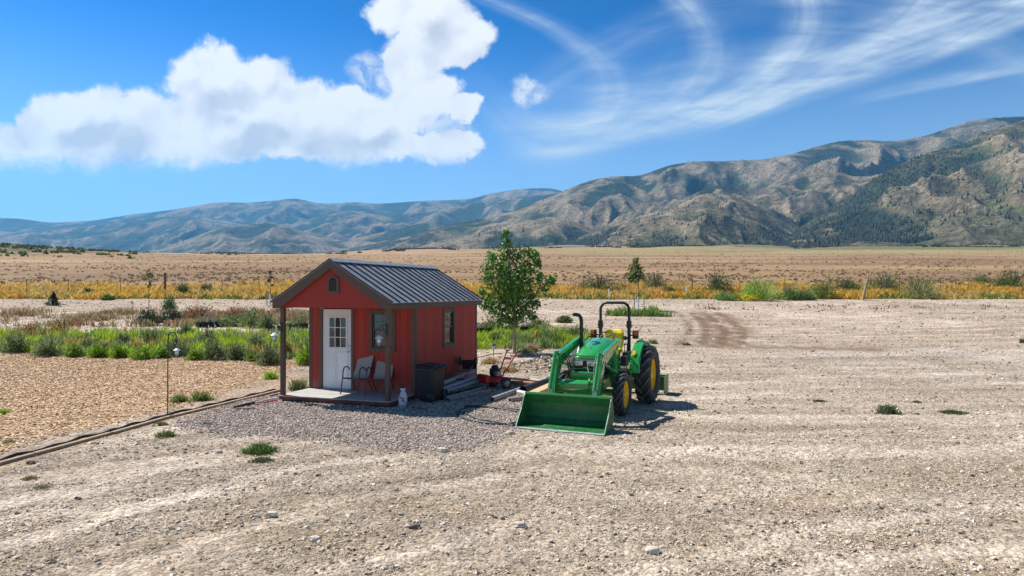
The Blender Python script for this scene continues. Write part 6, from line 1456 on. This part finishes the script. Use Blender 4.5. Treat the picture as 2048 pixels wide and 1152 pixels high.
# dark ornamental shrubs in the middle left
for (px, row, w, h, col, lab) in [(300, 650, 60, 38, (.03, .055, .03), 'dark green leafy shrub, left half of the dark pair before the rusty weeds'), (345, 648, 56, 42, (.032, .06, .032), 'dark green leafy shrub, right half of the dark pair before the rusty weeds'), (338, 622, 36, 42, (.09, .14, .05), 'paler airy shrub rising behind the dark pair'),
      (466, 652, 60, 30, (.17, .21, .09), 'pale green tall weedy bush beside the black pots left of the shed'), (500, 655, 60, 48, (.17, .22, .09), 'tall pale green bush left of the porch gable'), (535, 660, 50, 40, (.15, .2, .08), 'pale green bush behind the left porch post'), (598, 655, 44, 26, (.17, .2, .08), 'pale green bush seen between the porch post and the front wall'),
      (985, 664, 60, 34, (.17, .2, .07), 'yellow-green bush behind the shed corner'), (1075, 655, 60, 20, (.2, .22, .09), 'yellow-green low bush behind the tree trunk'), (1130, 645, 40, 16, (.13, .15, .06), 'low green bush on the dirt behind the exhaust stack'), (400, 640, 90, 34, (.26, .12, .06), 'red-brown weedy thicket behind the sprinkler tripod'), (470, 635, 80, 26, (.27, .12, .05), 'rust-coloured thicket left of the shed roof')]:
    p = G(px, row); s = p.y / F; clump('bush', px, row, w * s, h * s, tuple(c * 1.2 for c in col), lab, 'bush', 1300, .12)
# rounded tumbleweeds along the front of the green belt
TW = [(30, 705, 60, 42, 'first'), (100, 712, 62, 40, 'a'), (178, 700, 50, 26, 'b'), (352, 712, 70, 42, 'c'), (425, 718, 66, 46, 'd'), (472, 720, 46, 40, 'e'), (538, 730, 62, 50, 'f'), (300, 690, 60, 36, 'g'), (372, 670, 40, 26, 'h'), (412, 690, 60, 40, 'i'), (250, 692, 40, 30, 'j'), (516, 700, 50, 34, 'k')]
TL = ['grey-green rounded weed clump at the left edge of the photo', 'big grey-green weed ball, front row, second from the left edge', 'low dark weed clump behind the front row on the left', 'grey-green weed clump right behind the shepherd hook lantern', 'large grey-green weed ball midway between hook and shed', 'grey-green weed ball touching the wood chips, midway between hook and shed', 'largest dark grey-green weed ball, nearest the left porch post', 'soft grey-green weed mound left of the shepherd hook', 'small pale grey-green weed clump behind the hook top', 'grey-green weed mound behind the large ball between hook and shed', 'small weed clump left of the hook in the bright green belt', 'grey-green weed clump behind the one nearest the porch post']
for (px, row, w, h, _), lab in zip(TW, TL):
    p = G(px, row); s = p.y / F; clump('weed_clump', px, row, w * s, h * s, (.19, .235, .10), lab, 'weed', 1900, .085, 'rounded weed clumps in the green belt', cv=.25)
for (px, row, w, h, col, lab) in [(130, 668, 70, 34, (.33, .23, .06), 'dry golden brush behind the green belt at left'), (60, 672, 70, 30, (.32, .19, .07), 'tan dry brush behind the green belt near the left edge'), (612, 728, 56, 50, (.20, .32, .03), 'vivid green weed clump between the porch post and the shed wall'), (575, 715, 30, 40, (.33, .25, .07), 'yellowing weed just right of the left porch post'),
      (200, 715, 46, 34, (.20, .33, .03), 'vivid lime green weed clump in the front row at left'), (236, 716, 40, 30, (.19, .31, .03), 'lime green weed clump right of the first vivid one'), (390, 720, 40, 22, (.2, .32, .03), 'lime green weed at the chip edge right of the hook'), (150, 713, 40, 30, (.17, .26, .04), 'green weed between the big ball and the lime clumps'), (285, 718, 50, 28, (.19, .31, .03), 'lime green weed mound left of the hook'), (505, 722, 34, 22, (.18, .28, .04), 'small lime weed left of the largest dark ball'), (323, 716, 40, 24, (.18, .29, .04), 'lime green weed directly behind the hook pole'),
      (1100, 688, 70, 36, (.17, .25, .05), 'bright green weed mound behind the loader arm'), (1150, 680, 60, 32, (.13, .17, .06), 'grey-green weed mound behind the exhaust stack'), (1052, 690, 60, 22, (.16, .24, .05), 'green weed at the dirt edge right of the tree trunk'), (990, 684, 50, 22, (.15, .2, .07), 'green weed at the dirt edge between shed and tree')]:
    p = G(px, row); s = p.y / F; clump('weed_clump', px, row, w * s, h * s, tuple(c * 1.12 for c in col), lab, 'weed', 1300, .09, cv=.35)
for (px, row, w, h, col, lab, k) in [(360, 804, 40, 20, (.12, .15, .05), 'grey-green tuft on the path just right of the hook foot', 'g'), (403, 800, 44, 24, (.13, .16, .05), 'second grey-green tuft on the path right of the hook', 'g'), (597, 780, 40, 28, (.14, .17, .07), 'grey-green tuft beside the left end of the porch', 'g'), (541, 758, 28, 22, (.20, .30, .03), 'small lime green tuft at the end of the wood chips', 'g'),
      (333, 873, 46, 16, (.10, .12, .035), 'flat dark tuft at the left edge of the purplish gravel', 'g'), (520, 905, 76, 24, (.065, .10, .025), 'larger dark green tuft at the lower edge of the purplish gravel', 'g'), (524, 922, 54, 12, (.10, .11, .05), 'thin flat tuft just below the larger dark green one', 'g'), (322, 850, 30, 10, (.12, .11, .05), 'small olive tuft touching the timber edging', 'g'),
      (1775, 826, 48, 22, (.085, .11, .05), 'spiky grey-green tuft alone on the right of the yard', 'g'), (1905, 826, 64, 9, (.06, .08, .03), 'flat dark creeping weed on the right of the yard', 'g'), (1638, 803, 34, 6, (.06, .075, .03), 'small flat weed left of the spiky tuft', 'g'), (1832, 805, 22, 6, (.06, .075, .03), 'tiny flat weed right of the spiky tuft', 'g'), (2046, 686, 14, 12, (.10, .11, .06), 'small grey weed at the right edge of the photo', 'g'),
      (1305, 687, 24, 12, (.17, .2, .07), 'small pale weed on the dirt behind the right rear wheel', 'g'), (1282, 684, 14, 10, (.2, .24, .06), 'tiny green weed behind the fender', 'g'), (1372, 690, 20, 8, (.14, .13, .07), 'small dark weed left of the dug tracks', 'g'), (1050, 706, 34, 16, (.2, .22, .09), 'grey-green tuft on the dirt right of the tree trunk', 'g'), (1062, 702, 30, 20, (.25, .18, .11), 'dry tan tuft beside the orange stake', 'g'), (982, 727, 44, 16, (.25, .17, .08), 'dry orange-brown tuft below the solar light', 'g'), (1018, 742, 44, 14, (.25, .18, .10), 'dry tan tuft behind the trimmer handles', 'g'),
      (8, 828, 26, 14, (.2, .28, .04), 'small green tuft in the wood chips at the left edge', 'g'), (20, 886, 30, 10, (.14, .13, .06), 'olive tuft at the lower edge of the wood chips on the left', 'g'), (62, 958, 34, 10, (.17, .14, .06), 'brownish tuft below the timber edging at left', 'g'), (85, 975, 34, 10, (.22, .2, .14), 'greyish flat tuft below the brownish one at left', 'g'), (1166, 662, 16, 8, (.12, .12, .06), 'small dark weed on bare dirt behind the exhaust', 'g')]:
    p = G(px, row); s = p.y / F; w_, h_ = w * s, h * s * .95
    t = thing('weed_tuft', lab, 'weed', p); n = int(110 + w * 9); a = RNG.uniform(0, 6.28, n); q = RNG.random(n) ** .75 * w_ * .5 * (1 + .3 * np.sin(a * 3 + px) + .2 * np.sin(a * 7 + row)); X, Y = np.cos(a) * q, np.sin(a) * q * .8
    V, Fc, C = blades(X, Y, np.zeros(n) - .01, h_ * RNG.uniform(.5, 1.1, n) * (1 - .75 * np.clip(q / w_ * 1.8, 0, 1) ** 2), .009 + .0005 * p.y * RNG.uniform(.6, 1.4, n), np.array(col) * 1.5, .7)
    np_mesh('blades', V, Fc, LEAF, C, parent=t)
# ================================================================== NURSERY POTS, TRIPODS, STAKES
def pots():
    mb = MB(); mb.lathe([(.11, 0), (.14, .26), (.15, .265), (.15, .29), (.135, .29), (.12, .24), (0, .24)], 12); me = mb.mesh('nursery_pot', M_blackpl)
    parts = foliage_ball((0, 0, .28), (.2, .2, .35), 90, .07, (.14, .18, .07), .35, .6, .2, 2.5); V, Fc, C = parts
    proto = None; runs = [((395, 655), (495, 650), 22, 'left of the shed'), ((560, 662), (618, 656), 9, 'seen behind the porch'), ((958, 667), (1075, 664), 22, 'behind the young tree')]
    for (a, b, n, where) in runs:
        A, Bq = G(*a), G(*b)
        for i in range(n):
            q = A.lerp(Bq, (i + random.uniform(-.2, .2)) / n) + Vector((0, random.uniform(-.25, .25), 0)); q.z = float(ground(q.x, q.y))
            t = thing('nursery_pot', 'black nursery pot with a small plant in the row ' + where, 'plant pot', q, random.uniform(0, 6), 'black nursery pots ' + where)
            link('pot', me, t)
            if i % 3 != 1:
                if proto is None: proto = np_mesh('plant', V, Fc, LEAF, C, parent=t); pm = proto.data
                else: link('plant', pm, t)
pots()
def tripod(px, row, top, label):
    p = G(px, row); s = p.y / F; h = (row - top) * s; t = thing('sprinkler_tripod', label, 'tripod', p)
    for k, (dx, dy) in enumerate(((-.55, 0), (.5, .1), (.02, .6))):
        mb = MB(); mb.tube([(dx, dy, 0), (dx * .04, dy * .04, h)], .022, 8); lg = mb.build('leg', M_galv, t)
        mb = MB(); mb.tube([(dx * .55, dy * .55, h * .44), (dx * .45, dy * .45, h * .55)], .032, 8); mb.build('leg_clamp', M_redp if k == 2 else M_galv, lg)
    mb = MB(); mb.tube([(0, 0, h * .82), (0, 0, h + .06)], .03, 8); mb.build('riser', M_galv, t); mb = MB(); mb.bar((-.02, 0, h + .07), (.18, 0, h + .11), .04, .05); mb.build('sprinkler_head', M_copper, t)
tripod(414, 655, 624, 'silver tripod sprinkler standing at the black pots left of the shed'); tripod(1003, 668, 636, 'silver tripod sprinkler standing behind the tree beside the shed')
for (px, row, top, r, m, lab) in [(1047, 662, 618, .03, M_whitep, 'left of two thin white stakes behind the tree trunk'), (1044, 661, 620, .025, M_galv, 'grey stake close beside the thin white one behind the tree'), (1065, 655, 622, .025, M_post, 'thin brown stake right of the white stakes'), (1218, 599, 578, .05, M_whitep, 'short white tube post in the yellow grass left of the sapling'), (1373, 594, 574, .06, M_whitep, 'white tube post in the yellow grass right of the sapling'), (345, 647, 636, .06, M_whitep, 'short white tube beside the dark leafy shrubs'), (337, 648, 636, .05, M_whitep, 'second short white tube left of the other'), (363, 645, 637, .04, M_whitep, 'white tube right of the dark leafy shrubs'), (366, 586, 574, .05, M_whitep, 'white tube standing before the dark round bush')]:
    p = G(px, row); s = p.y / F; mb = MB(); mb.lathe([(r, -.05), (r, (row - top) * s), (r * .8, (row - top) * s + .02), (0, (row - top) * s + .02)], 10); o = mb.build('marker_post', m, loc=p); tag(o, lab, 'post')
# lantern on a pole seen in the weeds left of the shed is the post lantern; low white light in the shrubs:
solar(328, 646, 'white-topped garden light before the dark leafy shrubs', 1.4)
# wheel-worn fabric strip
# ================================================================== FENCE
def fence():
    t = thing('wire_fence', 'long wire fence on thin dark posts crossing the yellow grass', 'fence', (0, 68, float(ground(0, 68)))); o = t.location
    px = [-60, 53, 136, 241, 330, 443, 519, 600, 690, 780, 860, 1000, 1085, 1168, 1250, 1330, 1385, 1480, 1570, 1660, 1800, 1880, 1968, 2060, 2160]
    Dd = 67.; tops = []
    for q in px:
        x = (q - 1024) / F * Dd; z = float(ground(x, Dd)); th = .05 if q in (330, 1385) else .03; h = 2.05 if q in (330,) else 1.55
        mb = MB(); lean = random.uniform(-.08, .08); mb.tube([(x - o.x, Dd - o.y, z - .1 - o.z), (x + lean - o.x, Dd - o.y, z + h - o.z)], th if q != 330 else .11, 7); mb.build('post', M_post, t)
        tops.append((x, z, h, lean))
    for k in (.35, .62, .88):
        mb = MB(); pts = [(x + ln * k - o.x, Dd - .04 - o.y, z + 1.5 * k - o.z) for (x, z, h, ln) in tops]; mb.tube(pts, .008, 4); mb.build('wire', M_wire, t)
    mb = MB(); x = (322 - 1024) / F * Dd; x1 = (330 - 1024) / F * Dd; z = float(ground(x, Dd)); mb.tube([(x - .4 - o.x, Dd - .3 - o.y, z - o.z), (x1 - o.x, Dd - .1 - o.y, z + 1.3 - o.z)], .045, 6); mb.build('brace', M_orangep, t)
fence()
p = G(1725, 600); s = p.y / F; mb = MB(); mb.tube([(0, 0, -.1), (8 * s, .2, 24 * s), (17 * s, .4, 50 * s)], [.13, .10, .085], 9); o = mb.build('leaning_post', mat('bleached_post', (.34, .26, .18), .9, nscale=14, namp=.35, bump=.4), loc=p); tag(o, 'thick weathered wooden post leaning right among the fence shrubs', 'post')
for (px, row, lab) in ((1414, 588, 'orange-red marker in the grass right of the sapling'), (394, 590, 'orange marker in the grass beyond the road, left'), (501, 590, 'orange marker in the yellow grass left of the shed roof')):
    p = G(px, row); mb = MB(); mb.lathe([(.22, 0), (.16, .12), (.06, .4), (.03, .45), (0, .45)], 10); o = mb.build('marker_cone', M_orangep, loc=p); tag(o, lab, 'marker')
